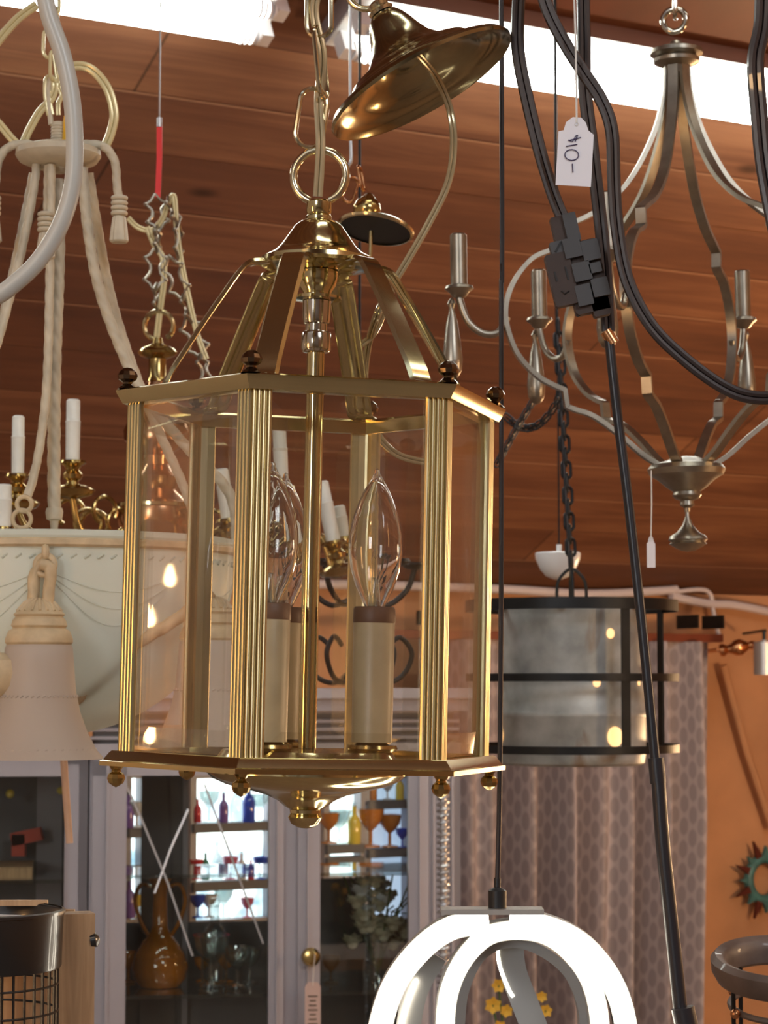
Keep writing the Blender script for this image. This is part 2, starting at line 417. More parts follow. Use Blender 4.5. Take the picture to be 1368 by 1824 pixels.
X = Vector((1, 0, 0)); Yv = Vector((0, 1, 0)); Z = Vector((0, 0, 1))
wo = Vector((W0.x, W0.y, 0))
plane_ob('wall_back', 'wall_orange', wo, DV, Z, -6, 6, 0, W0.z+.04, .05)
fl = MB().box((0, .5, -.03), (9, 20, .06)).build('floor', 'floor', smooth=0); struct(fl)
struct(MB().box((-3.1, 0, 2.6), (.08, 17, 6.6)).build('wall_left', 'wall_pale', smooth=0))
struct(MB().box((3.1, 2, 2.6), (.08, 19, 6.6)).build('wall_right', 'wall_orange', smooth=0))
# front of the shop behind the viewer: a wall with display windows
fw = MB()
FY = -7.0
fw.box((0, FY, .75), (7, .12, 1.5)); fw.box((0, FY, 4.2), (7, .12, 5.1))
for x0_, x1_ in ((-3.2, -1.7), (-1.5, -.62), (-.40, -.28), (-.16, .42), (.60, 1.6), (1.8, 3.2)): fw.box(((x0_+x1_)/2, FY, 1.59), (x1_-x0_, .12, .30))
struct(fw.build('wall_front', 'wall_pale', smooth=0))

# strip light fixtures along the boards
def hitc(px, py):
    lo, hi = .5, 12
    for _ in range(60):
        mid = (lo+hi)/2; p = A(px, py, mid)
        if p.z < ceil_z(p.x, p.y): lo = mid
        else: hi = mid
    return A(px, py, lo)
nrm = DV.cross(up_sl).normalized()
if nrm.z > 0: nrm = -nrm           # points down into the room
c2 = hitc(1060, 84); 
def along(px):
    # parameter t so that c2 + DV*t shows at column px
    u = (px-684)/F; k = u/CT
    # solve x = u*Y' with Y' = forward distance
    lo, hi = -6, 6
    def col(t):
        p = c2+DV*t; f = p.y*CT+(p.z-CZ)*ST; return p.x/f
    for _ in range(60):
        m = (lo+hi)/2
        if col(m) < u: lo = m
        else: hi = m
    return lo
def fixture(t0, t1, label):
    o = c2+DV*((t0+t1)/2)
    rt = thing('strip_light', o, label, 'light fixture')
    M3 = Matrix((DV, up_sl, nrm)).transposed()
    L = t1-t0
    MB().box(nrm*.022, (L, .13, .044), M3).build('housing', 'fixture_grey', rt, smooth=0)
    rf = MB()
    rf.prism([M3 @ Vector(q) for q in ((-L/2, -.068, .045), (-L/2, .068, .045), (-L/2, .05, .050), (-L/2, -.05, .050))], DV*L)
    rf.build('reflector', 'reflector', rt, smooth=0)
    for sy in (-1, 1):
        q = up_sl*(.034*sy)+nrm*.082
        MB().tube([q-DV*(L/2-.05), q+DV*(L/2-.05)], .0185, 16).build('fluorescent_tube', 'tube_light', rt)
        for sx in (-1, 1):
            e = MB()
            e.box(q+DV*sx*(L/2-.018)-nrm*.015, (.022, .030, .052), M3)
            for k in range(4): e.tube([q+DV*sx*(L/2-.05-.0*k)+DV*sx*(-.016+.010*k), q+DV*sx*(L/2-.05)+DV*sx*(-.011+.010*k)], .021-.001*k, 14)
            e.build('tube_socket', 'white_plastic', rt)
    return rt
ta, tb = along(484), along(598)
fixture(tb, tb+2.4, 'long twin-tube fluorescent strip light on the right half of the boarded ceiling')
fixture(ta-2.4, ta, 'long twin-tube fluorescent strip light running off the top left of the boarded ceiling')
# unseen tubes added up the slope behind the viewer, as fill light
for tt, off, nm in ((0, 4.6, 'added fluorescent fill light high up the slope behind the viewer'), (-2.6, 3.9, 'added fluorescent fill light at the far left of the slope behind the viewer'), (-1.4, 2.6, 'added fluorescent fill light further up the slope, over the left of the shop'), (1.2, 3.4, 'added fluorescent fill light further up the slope, over the right of the shop')):
    c_s = c2.copy(); c2 = c2+up_sl*off; fixture(tt-.6, tt+.6, nm); c2 = c_s

# dark red-brown strip along the boards above the strip lights
bm_ = MB().box(c2+up_sl*.30+nrm*.05, (9, .20, .14), Matrix((DV, up_sl, nrm)).transposed()); struct(bm_.build('trim_1', 'redwood', smooth=0))

# =============== brass lantern ===============
LY = 1.4
Lr = Fx('hanging_lantern', 545.5, 1388, LY, 'large six-sided brass lantern with clear glass sides and candle bulbs, in the centre', 'pendant lantern', rot=(0, R(1.15), 0))
S = Lr.s
def P(x, d, H): return Vector((x*S, d*S, (H-Lr.H0)*S))     # H = px above the horizon
A0 = 13.6
cor = [R(A0+60*i) for i in range(6)]
HB, HT = -146, 512
def hexring(mb, prof):
    """prof: list of (corner radius px, H px)"""
    n = len(prof); vs = []
    for a in cor:
        for r, H in prof: vs.append(P(r*cos(a), r*sin(a), H))
    fs = []
    for i in range(6):
        j = (i+1) % 6
        for k in range(n): fs.append((i*n+k, i*n+(k+1) % n, j*n+(k+1) % n, j*n+k))
    mb.add(vs, fs)
tr = MB(); hexring(tr, [(318, 508), (322, 512), (350, 512), (357, 509), (355, 503), (344, 486), (336, 484), (318, 484)])
Lr.b(tr, 'top_rim', 'brass', smooth=20)
br_ = MB(); hexring(br_, [(330, -120), (346, -120), (350, -123), (361, -136), (367, -138), (367, -146), (338, -146), (330, -142)])
Lr.b(br_, 'bottom_rim', 'brass', smooth=20)
# fluted corner posts
sd = 36.0
for i, a in enumerate(cor):
    C = Vector((335*cos(a), 335*sin(a)))
    pts = []; inn = []
    for sgn in (-1, 1):
        b = a+sgn*R(60)           # direction of the neighbouring corner
        Nb = Vector((335*cos(b), 335*sin(b))); dirv = (Nb-C).normalized()
        mid = (C+Nb)/2; out = mid.normalized()
        seq = []
        nf = 4
        for k in range(nf):
            t0 = 1.5+k*(sd-1.5)/nf; wd = (sd-1.5)/nf
            for u, h in ((0, -2.6), (.14, -.6), (.30, 1.1), (.5, 1.7), (.70, 1.1), (.86, -.6)):
                seq.append(C+dirv*(t0+u*wd)+out*h)
        seq.append(C+dirv*sd+out*(-2.6))
        seq.append(C+dirv*sd-out*7)
        ins = [C+dirv*(sd-2)-out*9, C+dirv*8-out*9]
        if sgn < 0: pts = list(reversed(seq)); inn_a = list(reversed(ins))
        else: pts = pts+[C+C.normalized()*.4]+seq; inn_b = ins
    poly = pts+[inn_b[0], inn_b[1]]+[inn_a[0], inn_a[1]]
    mb = MB(); mb.prism([P(q.x, q.y, -121) for q in poly], Vector((0, 0, (485+121)*S)))
    Lr.b(mb, 'corner_post', 'brass_satin', smooth=25)
# panes with a bevelled margin
for i in range(6):
    a, b = cor[i], cor[(i+1) % 6]
    p0 = Vector((322*cos(a), 322*sin(a))); p1 = Vector((322*cos(b), 322*sin(b)))
    d = (p1-p0).normalized(); out = ((p0+p1)/2).normalized()
    p0 = p0+d*14; p1 = p1-d*14
    bw = 44.0
    def q(pt, o, H): v = pt+out*o; return P(v.x, v.y, H)
    mb = MB()
    for o_, oi in ((1.0, 4.0), (-1.0, -4.0)):
        outer = [q(p0, o_, -122), q(p1, o_, -122), q(p1, o_, 488), q(p0, o_, 488)]
        inner = [q(p0+d*bw, oi, -122+bw), q(p1-d*bw, oi, -122+bw), q(p1-d*bw, oi, 488-bw), q(p0+d*bw, oi, 488-bw)]
        mb.cur = 0; mb.add(inner, [(0, 1, 2, 3)])
        mb.cur = 1; mb.add(outer+inner, [(0, 1, 5, 4), (1, 2, 6, 5), (2, 3, 7, 6), (3, 0, 4, 7)])
    mb.build('glass_pane', ['pane', 'bevel'], Lr.root, smooth=0)
# finials
for a in cor:
    for top in (True, False):
        mb = MB(); cx, cy = 337*cos(a), 337*sin(a)
        if top: pr = [(0, 512), (18, 512), (13, 517), (8, 521), (9, 524), (16, 529), (18, 536), (15, 543), (8, 549), (0, 551)]
        else: pr = [(0, -146), (13, -146), (11, -150), (8, -154), (9, -157), (14, -161), (16, -168), (13, -176), (6, -181), (0, -184)]
        mb.lathe([(r*S, (H-Lr.H0)*S) for r, H in pr], (cx*S, cy*S, 0), n=10)
        Lr.b(mb, 'corner_finial', 'dark_knob' if top else 'brass_old', smooth=20)
# bent strap arms
for i, a in enumerate(cor):
    e = Vector((cos(a), sin(a))); sd2 = Vector((-sin(a), cos(a)))
    prr = [(38, 748), (62, 750), (90, 753), (116, 752), (132, 746), (144, 732), (160, 708), (205, 638), (255, 556), (270, 526), (279, 515), (294, 512), (318, 511)]
    path = cr([P(e.x*r, e.y*r, H) for r, H in prr], 4)
    mb = MB(); wd, tk = 25*S, 4.2*S
    mb.sweep(path, [(-wd, -tk*.4), (-wd*.8, tk), (wd*.8, tk), (wd, -tk*.4), (wd*.8, -tk), (-wd*.8, -tk)], up=lambda k: Vector((e.x*.6, e.y*.6, .8)))
    Lr.b(mb, 'strap_arm', 'brass', smooth=30)
h = hh
def LP(pr): return [(r*S, (H-Lr.H0)*S) for r, H in pr]
bell = [(0, 846), (20, 846), (24, 842), (24, 836), (34, 832), (44, 824), (56, 806), (70, 786), (84, 774), (96, 768), (103, 764), (104, 756), (100, 750), (80, 747), (0, 747)]
Lr.b(MB().lathe(LP(bell), n=64), 'bell_cap', 'brass')
Lr.b(MB().lathe(LP([(0, 872), (18, 872), (23, 868), (23, 850), (20, 846), (0, 845)]), n=32), 'loop_collar', 'brass')
rg = MB(); rg.torus(P(0, 0, 917), 48*S, 7.5*S, ax=(.12, 1, 0), n=48, m=12, a0=R(-158), a1=R(158))
Lr.b(rg, 'hanging_loop', 'brass_pale')
Lr.b(MB().lathe(LP([(0, 747), (36, 747), (38, 730), (34, 716), (26, 704), (26, 699), (44, 696), (44, 691), (22, 688), (0, 688)]), n=40), 'inner_cup', 'brass')
Lr.b(MB().lathe(LP([(0, 688), (26, 688), (25, 655), (23, 648), (20, 646), (20, 634), (25, 632), (27, 628), (27, 602), (24, 596), (16, 594), (0, 594)]), n=32), 'coupling', 'nickel')
Lr.b(MB().lathe(LP([(16, 596), (16, -112), (0, -112)]), n=24), 'centre_rod', 'brass')
# bottom pan
Lr.b(MB().lathe(LP([(0, -112), (150, -116), (160, -130), (178, -146), (178, -156), (168, -166), (142, -177), (108, -185), (72, -194), (50, -204), (38, -214), (28, -220), (27, -226), (31, -233), (25, -245), (12, -252), (0, -253)]), n=72), 'bottom_pan', 'brass')
# spokes carrying the pan
for a in cor:
    mb = MB().sweep([P(140*cos(a), 140*sin(a), -134), P(335*cos(a), 335*sin(a), -134)], [(-9*S, -3*S), (9*S, -3*S), (9*S, 3*S), (-9*S, 3*S)])
    Lr.b(mb, 'pan_spoke', 'brass_old', smooth=0)
# three candles
for kk, b in enumerate((-4, 116, 236)):
    cx, cy = 117*cos(R(b)), 117*sin(R(b))
    cx -= 2
    def LL(pr): return [(r*S, (H-Lr.H0)*S) for r, H in pr]
    c = (cx*S, cy*S, 0)
    Lr.b(MB().lathe(LL([(0, -116), (42, -115), (46, -110), (44, -104), (30, -103), (26, -99), (0, -99)]), c, n=32), 'drip_dish', 'brass_old')
    Lr.b(MB().lathe(LL([(0, -99), (36, -99), (37, 134), (35, 139), (22, 140), (0, 138)]), c, n=32), 'candle_sleeve', 'sleeve_cream')
    ob_ = [(17, 140), (22, 150), (34, 175), (44, 205), (48.5, 238), (47.5, 268), (42, 297), (34, 322), (25, 344), (16, 360), (9, 371), (6, 378), (4.5, 385), (0, 388)]
    ib_ = [(0, 371), (8, 365), (14, 357), (23, 341), (32, 320), (40, 295), (45.3, 267), (46.2, 238), (41.7, 206), (32, 178), (20.5, 154), (15, 142), (17, 140)]
    bulb = MB().lathe(LL(ob_+ib_), c, n=40)
    bo = Lr.b(bulb, 'candle_bulb', 'clear_glass')
    Lr.b(MB().lathe(LL([(37.2, 112), (37.8, 114), (37.4, 136), (35, 140.5), (20, 141)]), c, n=32), 'sleeve_shade_ring', 'sleeve_top_shade')  # shading at the sleeve top, painted in as a dark brown ring
    st = MB(); st.lathe(LL([(0, 141), (12, 141), (10, 160), (7, 182), (8, 192), (0, 194)]), c, n=14)
    st.build('glass_stem', 'ware_glass', bo)
    fm = MB()
    for sx in (-1, 1): fm.tube([P(cx+4*sx, cy, 190), P(cx+7*sx, cy, 225), P(cx+3*sx, cy, 250)], .7*S, 5)
    fm.tube([P(cx-7, cy, 226), P(cx-4, cy, 232), P(cx, cy+2, 226), P(cx+4, cy, 233), P(cx+7, cy, 226)], .8*S, 5)
    fm.build('filament', 'nickel', bo)
# chain links above the loop (each its own mesh)
def P2(px, py, d=0): return Lr.w(A(px, py, LY+d*S))
rotm = Matrix.Rotation(-R(1.15), 3, 'Y')
def LW(px, py, d=0): return rotm @ P2(px, py, d)
for (x0, y0, x1, y1, sd_, W, r) in ((548, 262, 562, 158, (1, .25, 0), 52, 4.6), (577, 174, 565, 48, (.35, 1, 0), 44, 4.6), (569, 66, 568, -40, (1, -.2, 0), 46, 5.0), (566, -24, 566, -130, (.2, 1, 0), 44, 4.6), (566, -116, 566, -220, (1, .1, 0), 44, 4.6)):
    pa, pb = LW(x0, y0), LW(x1, y1)
    mb = MB().link((pa+pb)/2, pb-pa, sd_, (pb-pa).length, W*S, r*S)
    Lr.b(mb, 'chain_link', 'brass_pale')
top = A(566, -215, LY); cz = ceil_z(top.x, top.y)
mb = MB().tube([rotm @ (top-Lr.o), rotm @ (Vector((top.x, top.y, cz))-Lr.o)], .0022, 8)
Lr.b(mb, 'suspension_wire', 'brass_pale')

# clear gold twin cord
def twin(paths, name, mat, label, cat, r, gap=1.9, group=None, n=8, origin=None, flat=(0, 1, 0), parent=None, first=None):
    path = cr(paths, n); mb = MB()
    if first is not None: path = [first]+path
    T = [(path[min(i+1, len(path)-1)]-path[max(i-1, 0)]).normalized() for i in range(len(path))]
    for s_ in (-1, 1):
        q = []
        for p, t in zip(path, T):
            sdv = t.cross(Vector(flat))
            sdv = sdv.normalized() if sdv.length > 1e-4 else Vector((1, 0, 0))
            q.append(p+sdv*(r*gap/2*s_))
        mb.tube(q, r, 8)
    if parent is not None: return mb.build(name, mat, parent)
    o = mb.build(name, mat, origin=origin or path[-1])
    return tag(o, label, cat, group)
cy = LY+.07
twin([A(566, -240, LY), A(572, -60, LY), A(560, 20, LY), A(574, 100, LY), A(568, 180, LY+.002), A(571, 260, LY-.004), A(566, 350, LY-.003)], 'lamp_cord', 'cord_gold',
     'clear gold cord threaded down through the lantern chain', 'cord', .0016)
twin([A(742, 96, cy-.02), A(775, 135, cy), A(800, 190, cy+.01), A(808, 255, cy+.01), A(798, 325, cy), A(765, 395, cy), A(728, 460, cy), A(695, 515, cy), A(672, 560, cy), A(655, 620, cy+.03), A(650, 690, cy+.05), A(665, 760, cy+.06), A(705, 808, cy+.07), A(765, 825, cy+.08)],
     'lamp_cord', 'cord_gold', 'clear gold cord arcing down from the tilted brass canopy behind the lantern', 'cord', .0013)
twin([A(700, 512, cy+.01), A(668, 590, cy+.02), A(636, 618, cy+.02), A(617, 630, cy+.02), A(628, 660, cy+.03), A(660, 692, cy+.04), A(688, 704, cy+.04)],
     'lamp_cord', 'cord_gold', 'short stripped end of clear cord hooked behind the lantern arms', 'cord', .0012)

# tilted brass canopy
tl = R(-28)
cn = A(752, 152, LY+.06); K = (LY+.06)/F
Rm = Matrix.Rotation(tl, 3, 'Y') @ Matrix.Rotation(R(-3), 3, 'X')
cr_ = thing('ceiling_canopy', cn, 'tilted polished brass ceiling canopy hanging above the lantern', 'canopy')
pr = [(182, -2), (184, 4), (178, 12), (160, 20), (138, 27), (128, 36), (120, 44), (96, 54), (76, 66), (60, 84), (50, 104), (42, 124), (34, 140), (26, 150), (14, 154), (0, 155)]
inn = [(0, 150), (12, 149), (24, 145), (32, 135), (40, 118), (48, 98), (58, 78), (74, 60), (94, 48), (116, 38), (124, 30), (134, 21), (156, 14), (174, 7), (179, 0), (182, -2)]
mb = MB().lathe([(r*K, z*K) for r, z in pr+[]], mat=Rm, n=72); mb.lathe([(r*K, z*K) for r, z in inn], mat=Rm, n=72)
mb.build('canopy_shell', 'brass_canopy', cr_)
MB().lathe([(r*K, z*K) for r, z in ((0, 154), (22, 154), (24, 160), (18, 166), (20, 172), (12, 178), (0, 179))], mat=Rm, n=28).build('canopy_collar', 'brass_pale', cr_)
tp = Rm @ Vector((0, 0, 178*K))
MB().torus(tp+Vector((-.006, 0, .009)), .0135, .0022, ax=(.2, 1, .1)).build('canopy_loop', 'brass_pale', cr_)
tw = cn+tp
for k in range(3):
    c0 = tw+Vector((-.008, 0, .030+.034*k))
    MB().link(c0-cn, Z, (1, .2, 0) if k % 2 else (.2, 1, 0), .040, .017, .0018).build('chain_link', 'brass_pale', cr_)
e0 = tw+Vector((-.008, 0, .11))
MB().tube([e0-cn, Vector((e0.x, e0.y, ceil_z(e0.x, e0.y)))-cn], .002, 8).build('suspension_wire', 'brass_pale', cr_)

def hang(parent, o, loc_w, r=.002, mat='cord_black', name='suspension_wire'):
    """wire from a world point straight up to the boards"""
    q = Vector((loc_w.x, loc_w.y, ceil_z(loc_w.x, loc_w.y)+.005))
    return MB().tube([loc_w-o, q-o], r, 8).build(name, mat, parent)

# =============== ivory rope chandelier (left) ===============
RY = 2.0
g = Fx('rope_chandelier', 92, 1352, RY, 'ivory rope-arm chandelier with a large alabaster glass bowl and bell shades', 'chandelier')
s = g.s
g.b(MB().lathe(g.prof([(0, 262), (60, 262), (76, 268), (77, 278), (70, 288), (50, 296), (20, 300), (12, 308), (0, 308)]), n=48), 'top_disc', 'ivory')
mb = MB(); mb.lathe(g.prof([(0, 218), (11, 218), (13, 222), (13, 262), (0, 262)]), n=24)
for k in range(7): mb.torus(g.p(0, 0, 225+5.5*k), 13*s, 1.6*s, ax=(0, 0, 1), n=20, m=6)
g.b(mb, 'threaded_collar', 'ivory')
g.b(MB().tube(cr([g.p(20, -14, 205), g.p(18, -14, 228)], 4), 6*s), 'wire_nut_tip', 'wirenut')
g.b(MB().lathe(g.prof([(4, 206), (9, 210), (10, 220), (10, 235), (12, 262), (0, 262)]), g.p(20, -14, 262)-g.p(0, 0, 262), n=10, wob=lambda a, z: 1+.12*sin(3*a)), 'wire_nut', 'wirenut')
# ropes
def rp(pts, r=11, pitch=88, name='rope_arm', n=8, mat='ivory', scale=None):
    mb = MB().rope(cr(pts, n), r*s, pitch=pitch*s, scale=scale); return g.b(mb, name, mat, smooth=50)
rp([g.p(-35, -18, 290), g.p(-42, -20, 350), g.p(-60, -25, 450), g.p(-80, -40, 545), g.p(-100, -70, 640), g.p(-140, -110, 760), g.p(-200, -130, 860), g.p(-260, -140, 950)], 8)
rp([g.p(-15, -20, 300), g.p(-15, -22, 380), g.p(-14, -20, 480)], 8, name='rope_tail', pitch=65)
rp([g.p(2, 0, 320), g.p(2, 0, 480), g.p(-2, 0, 640), g.p(-2, 0, 800), g.p(0, 0, 920)], 12, pitch=100, name='centre_rope')
rp([g.p(-8, -30, 300), g.p(-10, -30, 640), g.p(-18, -45, 780), g.p(-30, -60, 860), g.p(-38, -70, 890)], 8, pitch=97)
rp([g.p(45, -5, 300), g.p(54, -3, 400), g.p(75, 0, 510), g.p(115, 10, 620), g.p(160, 14, 705), g.p(230, 20, 790), g.p(310, 25, 875), g.p(324, 30, 960)], 10)
rp([g.p(50, 40, 300), g.p(90, 70, 520), g.p(150, 110, 700), g.p(220, 150, 860), g.p(250, 170, 960)], 9)
rp([g.p(-50, 40, 300), g.p(-100, 70, 520), g.p(-170, 110, 760), g.p(-240, 150, 960)], 9)
# tassel hooks
for dx, dd, side, yb in ((-60, -15, -1, 0), (58, -15, 1, 0), (-22, -34, -1, 130)):
    if yb == 0:
        top_ = [g.p(dx*.62, dd, 266), g.p(dx*.95, dd, 260), g.p(dx+side*28, dd, 266), g.p(dx+side*46, dd, 292), g.p(dx+side*50, dd, 330), g.p(dx+side*54, dd, 358)]
        rp(top_, 8, pitch=65, name='tassel_hook'); bx, by = dx+side*55, 352
    else:
        bx, by = dx+6, 385
    c0 = g.p(bx, dd, by+80)-g.p(0, 0, by+80)
    t = g.b(MB().lathe(g.prof([(0, by+38), (12, by+38), (15, by+60), (17, by+80), (14, by+83), (0, by+83)]), c0, n=28, wob=lambda a, z: 1+.06*sin(12*a)), 'tassel', 'ivory')
    kb = MB()
    for k in range(4): kb.torus(g.p(bx, dd, by+4+k*9), 11*s, 4.5*s, ax=(0, 0, 1), n=20, m=8)
    kb.lathe(g.prof([(0, by), (9, by), (9, by+40), (0, by+40)]), c0, n=14)
    kb.build('tassel_binding', 'ivory', t)
# rope end collar, small scroll ring
g.b(MB().lathe(g.prof([(0, 905), (14, 905), (16, 912), (14, 925), (8, 928), (6, 948), (0, 948)]), n=20), 'rope_collar', 'ivory')
mb = MB()
mb.torus(g.p(-42, -75, 904), 13*s, 4*s, n=20, m=8); mb.torus(g.p(-46, -75, 930), 16*s, 4*s, n=20, m=8)
g.b(mb, 'scroll_ring', 'ivory_tan')
# bowl
Rb = 328
bowl = [(Rb, 979), (Rb-2, 986)]+[(Rb*cos(R(t))*.985, 986+325*sin(R(t))) for t in range(0, 86, 5)]+[(0, 1311)]
def wobb(a, z): return 1+.006*sin(22*a)
g.b(MB().lathe(g.prof(bowl), n=110, wob=wobb), 'glass_bowl', 'alabaster')
g.b(MB().lathe(g.prof([(Rb-3, 964), (Rb+2, 965), (Rb+4, 974), (Rb+1, 980), (Rb-6, 980), (Rb-6, 965), (Rb-3, 964)]), n=110), 'glass_lip', 'alabaster')
g.b(MB().lathe(g.prof([(Rb+1, 977), (Rb+6, 981), (Rb+6, 989), (Rb+1, 993), (Rb-6, 990), (Rb-4, 979), (Rb+1, 977)]), n=110), 'bowl_rim', 'ivory_tan')
bd = MB()
for k in range(90):
    a = 2*PI*k/90; p = g.pol((Rb-1)*cos(R(4))*.985+1.5, a, 1008)
    bd.sweep([p+Vector((-sin(a), cos(a), .7))*5*s, p-Vector((-sin(a), cos(a), .7))*5*s], [(2.5*s*cos(t), 2.5*s*sin(t)) for t in (0, 1.57, 3.14, 4.71)])
g.b(bd, 'embossed_border', 'alabaster')
dr = MB()          # draped swags pressed into the glass
for base in range(8):
    a_0 = 2*PI*base/8+R(8)
    for m_ in range(3):
        pts = []
        for k in range(15):
            t = k/14; a = a_0+t*R(40); dip = (30+m_*22)*sin(PI*t); y = 1036+dip+m_*6
            th = math.asin(min(.98, (y-986)/325)); pts.append(g.pol(Rb*cos(th)*.985+1, a, y))
        dr.tube(pts, 1.2*s, 6)
g.b(dr, 'swag_relief', 'alabaster')
g.b(MB().lathe(g.prof([(0, 1305), (16, 1306), (24, 1314), (18, 1325), (8, 1335), (0, 1352)]), n=24), 'bottom_finial', 'ivory_tan')
# bell shades: (dx, depth, top of cap)
bells = [(24, -322, 1077, .92), (298, -215, 1070, .90), (-290, -200, 1070, .92)]
def bellset(dx, dd, y0, k):
    c0 = g.p(dx, dd, 1290)-g.p(0, 0, 1290)
    cap = [(0, y0), (14, y0+2), (26, y0+8), (40, y0+24), (46, y0+30), (42, y0+34), (47, y0+40), (50, y0+50), (46, y0+54), (55, y0+60), (60, y0+74), (60, y0+80), (55, y0+86), (0, y0+86)]
    cap = [(r*k, y0+(y-y0)*k) for r, y in cap]
    cp = g.b(MB().lathe(g.prof(cap), c0, n=56, wob=lambda a, z: 1), 'bell_cap', 'ivory_tan')
    fl_ = MB()
    for q in range(18):
        a = 2*PI*q/18
        pts = [g.pol(r*k, a, yy)+c0 for r, yy in ((16, y0+3*k), (27, y0+9*k), (40, y0+24*k))]
        fl_.tube(pts, 3*s*k, 6)
    fl_.build('cap_fluting', 'ivory_tan', cp)
    yb = y0+84*k
    sh = [(57, 0), (60, 6), (62, 30), (66, 80), (74, 120), (88, 158), (104, 188), (113, 198), (116, 203), (110, 202), (86, 160), (70, 118), (62, 75), (58, 28), (55, 2)]
    sh = [(r*k, yb+y*k) for r, y in sh]
    so = g.b(MB().lathe(g.prof(sh), c0, n=72), 'bell_shade', 'frosted')
    for yy, rr in ((92, 69), (186, 102)):
        bb = MB()
        for q in range(44):
            a = 2*PI*q/44
            p = g.pol(rr*k, a, yb+yy*k)+c0; tv = Vector((-sin(a), cos(a), .5))
            bb.tube([p+tv*2.5*s, p-tv*2.5*s], 1.5*s, 5)
        bb.build('shade_border', 'frosted', so)
for b_ in bells: bellset(*b_)
# ring on the rim and looped rope down to the front bell
mb = MB(); mb.torus(g.p(34, -332, 1024), 16*s, 5.5*s, ax=(.2, 1, 0), n=28, m=10)
mb.torus(g.p(34, -330, 1004), 9*s, 6*s, ax=(1, .2, 0), n=18, m=8)
g.b(mb, 'rim_ring', 'ivory_tan')
rp([g.p(28, -338, 1022), g.p(40, -338, 1026), g.p(44, -338, 1034), g.p(42, -334, 1058), g.p(38, -330, 1086)], 10, pitch=114, name='shade_rope', mat='ivory_tan')
rp([g.p(34, -328, 1018), g.p(22, -326, 1030), g.p(15, -324, 1045), g.p(13, -322, 1086), g.p(6, -322, 1110)], 10, pitch=114, name='shade_rope', mat='ivory_tan')
# twisted lower arms from the hub out to the rim, small ball hub
rp([g.p(0, -120, 1300), g.p(60, -170, 1250), g.p(150, -200, 1165), g.p(240, -230, 1110), g.p(300, -230, 1062)], 11, pitch=114, mat='ivory_tan')
rp([g.p(-150, -240, 1188), g.p(-105, -290, 1190), g.p(-70, -300, 1200)], 9, pitch=97, mat='ivory_tan')
rp([g.p(0, -120, 1300), g.p(10, -230, 1295), g.p(10, -290, 1262), g.p(0, -310, 1230)], 9, pitch=97, mat='ivory_tan')
hb = MB().lathe(g.prof([(0, 1167), (22, 1169), (40, 1180), (46, 1200), (42, 1222), (26, 1238), (0, 1243)]), g.p(-36, -330, 1243)-g.p(0, 0, 1243), n=32)
hb.torus(g.p(-76, -340, 1190), 11*s, 3*s, ax=(1, 0, 0), n=20, m=8)
g.b(hb, 'ball_hub', 'ivory_tan')
# chain, cord rings
for k, (px, py) in enumerate(((95, 118), (90, 78), (97, 38), (93, 0), (96, -38))):
    c0 = g.w(A(px, py, RY)); g.b(MB().link(c0, Z, (1, .3, 0) if k % 2 else (.3, 1, 0), 54*s, 26*s, 3.4*s), 'chain_link', 'cord_ivory')
g.b(MB().tube(cr([g.w(A(91, 222, RY)), g.w(A(88, 190, RY)), g.w(A(86, 160, RY)), g.w(A(92, 134, RY))], 6), 5*s), 'hanging_stem', 'ivory')
hang(g.root, g.o, A(95, -60, RY), .0025, 'ivory')
twin([A(66, 8, RY), A(30, 35, RY), A(-10, 82, RY), A(-40, 130, RY)], 'lamp_cord', 'cord_ivory', 'ivory twin cord sagging off the top left edge', 'cord', .0022)
twin([A(-30, 190, RY), A(0, 222, RY), A(22, 248, RY), A(38, 258, RY), A(52, 232, RY), A(70, 200, RY), A(92, 175, RY), A(98, 150, RY), A(86, 140, RY), A(84, 170, RY), A(90, 205, RY)], 'lamp_cord', 'cord_ivory', 'ivory twin cord kinked to the top disc of the rope chandelier', 'cord', .0019)
twin([A(104, 150, RY), A(125, 120, RY), A(160, 122, RY), A(190, 155, RY), A(203, 200, RY), A(198, 235, RY), A(186, 264, RY)], 'lamp_cord', 'cord_ivory', 'ivory twin cord looped in a wide arc over the rope chandelier', 'cord', .0022)
twin([A(96, 95, RY), A(104, 150, RY), A(110, 170, RY), A(104, 185, RY), A(104, 205, RY)], 'lamp_cord', 'cord_ivory', 'short ivory cord running into the yellow wire nut', 'cord', .0012)

# =============== white curved arm, close to the viewer ===============
CY = 1.15
pts = cr([A(66, -120, CY), A(76, -30, CY), A(88, 30, CY), A(112, 100, CY), A(128, 180, CY), A(133, 265, CY), A(128, 335, CY), A(108, 400, CY), A(72, 460, CY), A(30, 502, CY), A(-15, 532, CY), A(-90, 556, CY)], 8)
sc_ = CY/F
mb = MB().sweep(pts, [(16*sc_*cos(2*PI*i/20), (13+3*abs(sin(2*PI*i/20)))*sc_*sin(2*PI*i/20)) for i in range(20)], up=(0, 1, 0))
o_ = pts[0]; ar = thing('hoop_lamp', o_, 'pale grey curved metal tube of a hoop lamp in the near left foreground', 'pendant lamp')
mb2 = MB(); mb2.v = [p-o_ for p in mb.v]; mb2.f = mb.f; mb2.m = mb.m; mb2.build('curved_tube', 'greywhite', ar)
hang(ar, o_, pts[0], .003, 'greywhite')

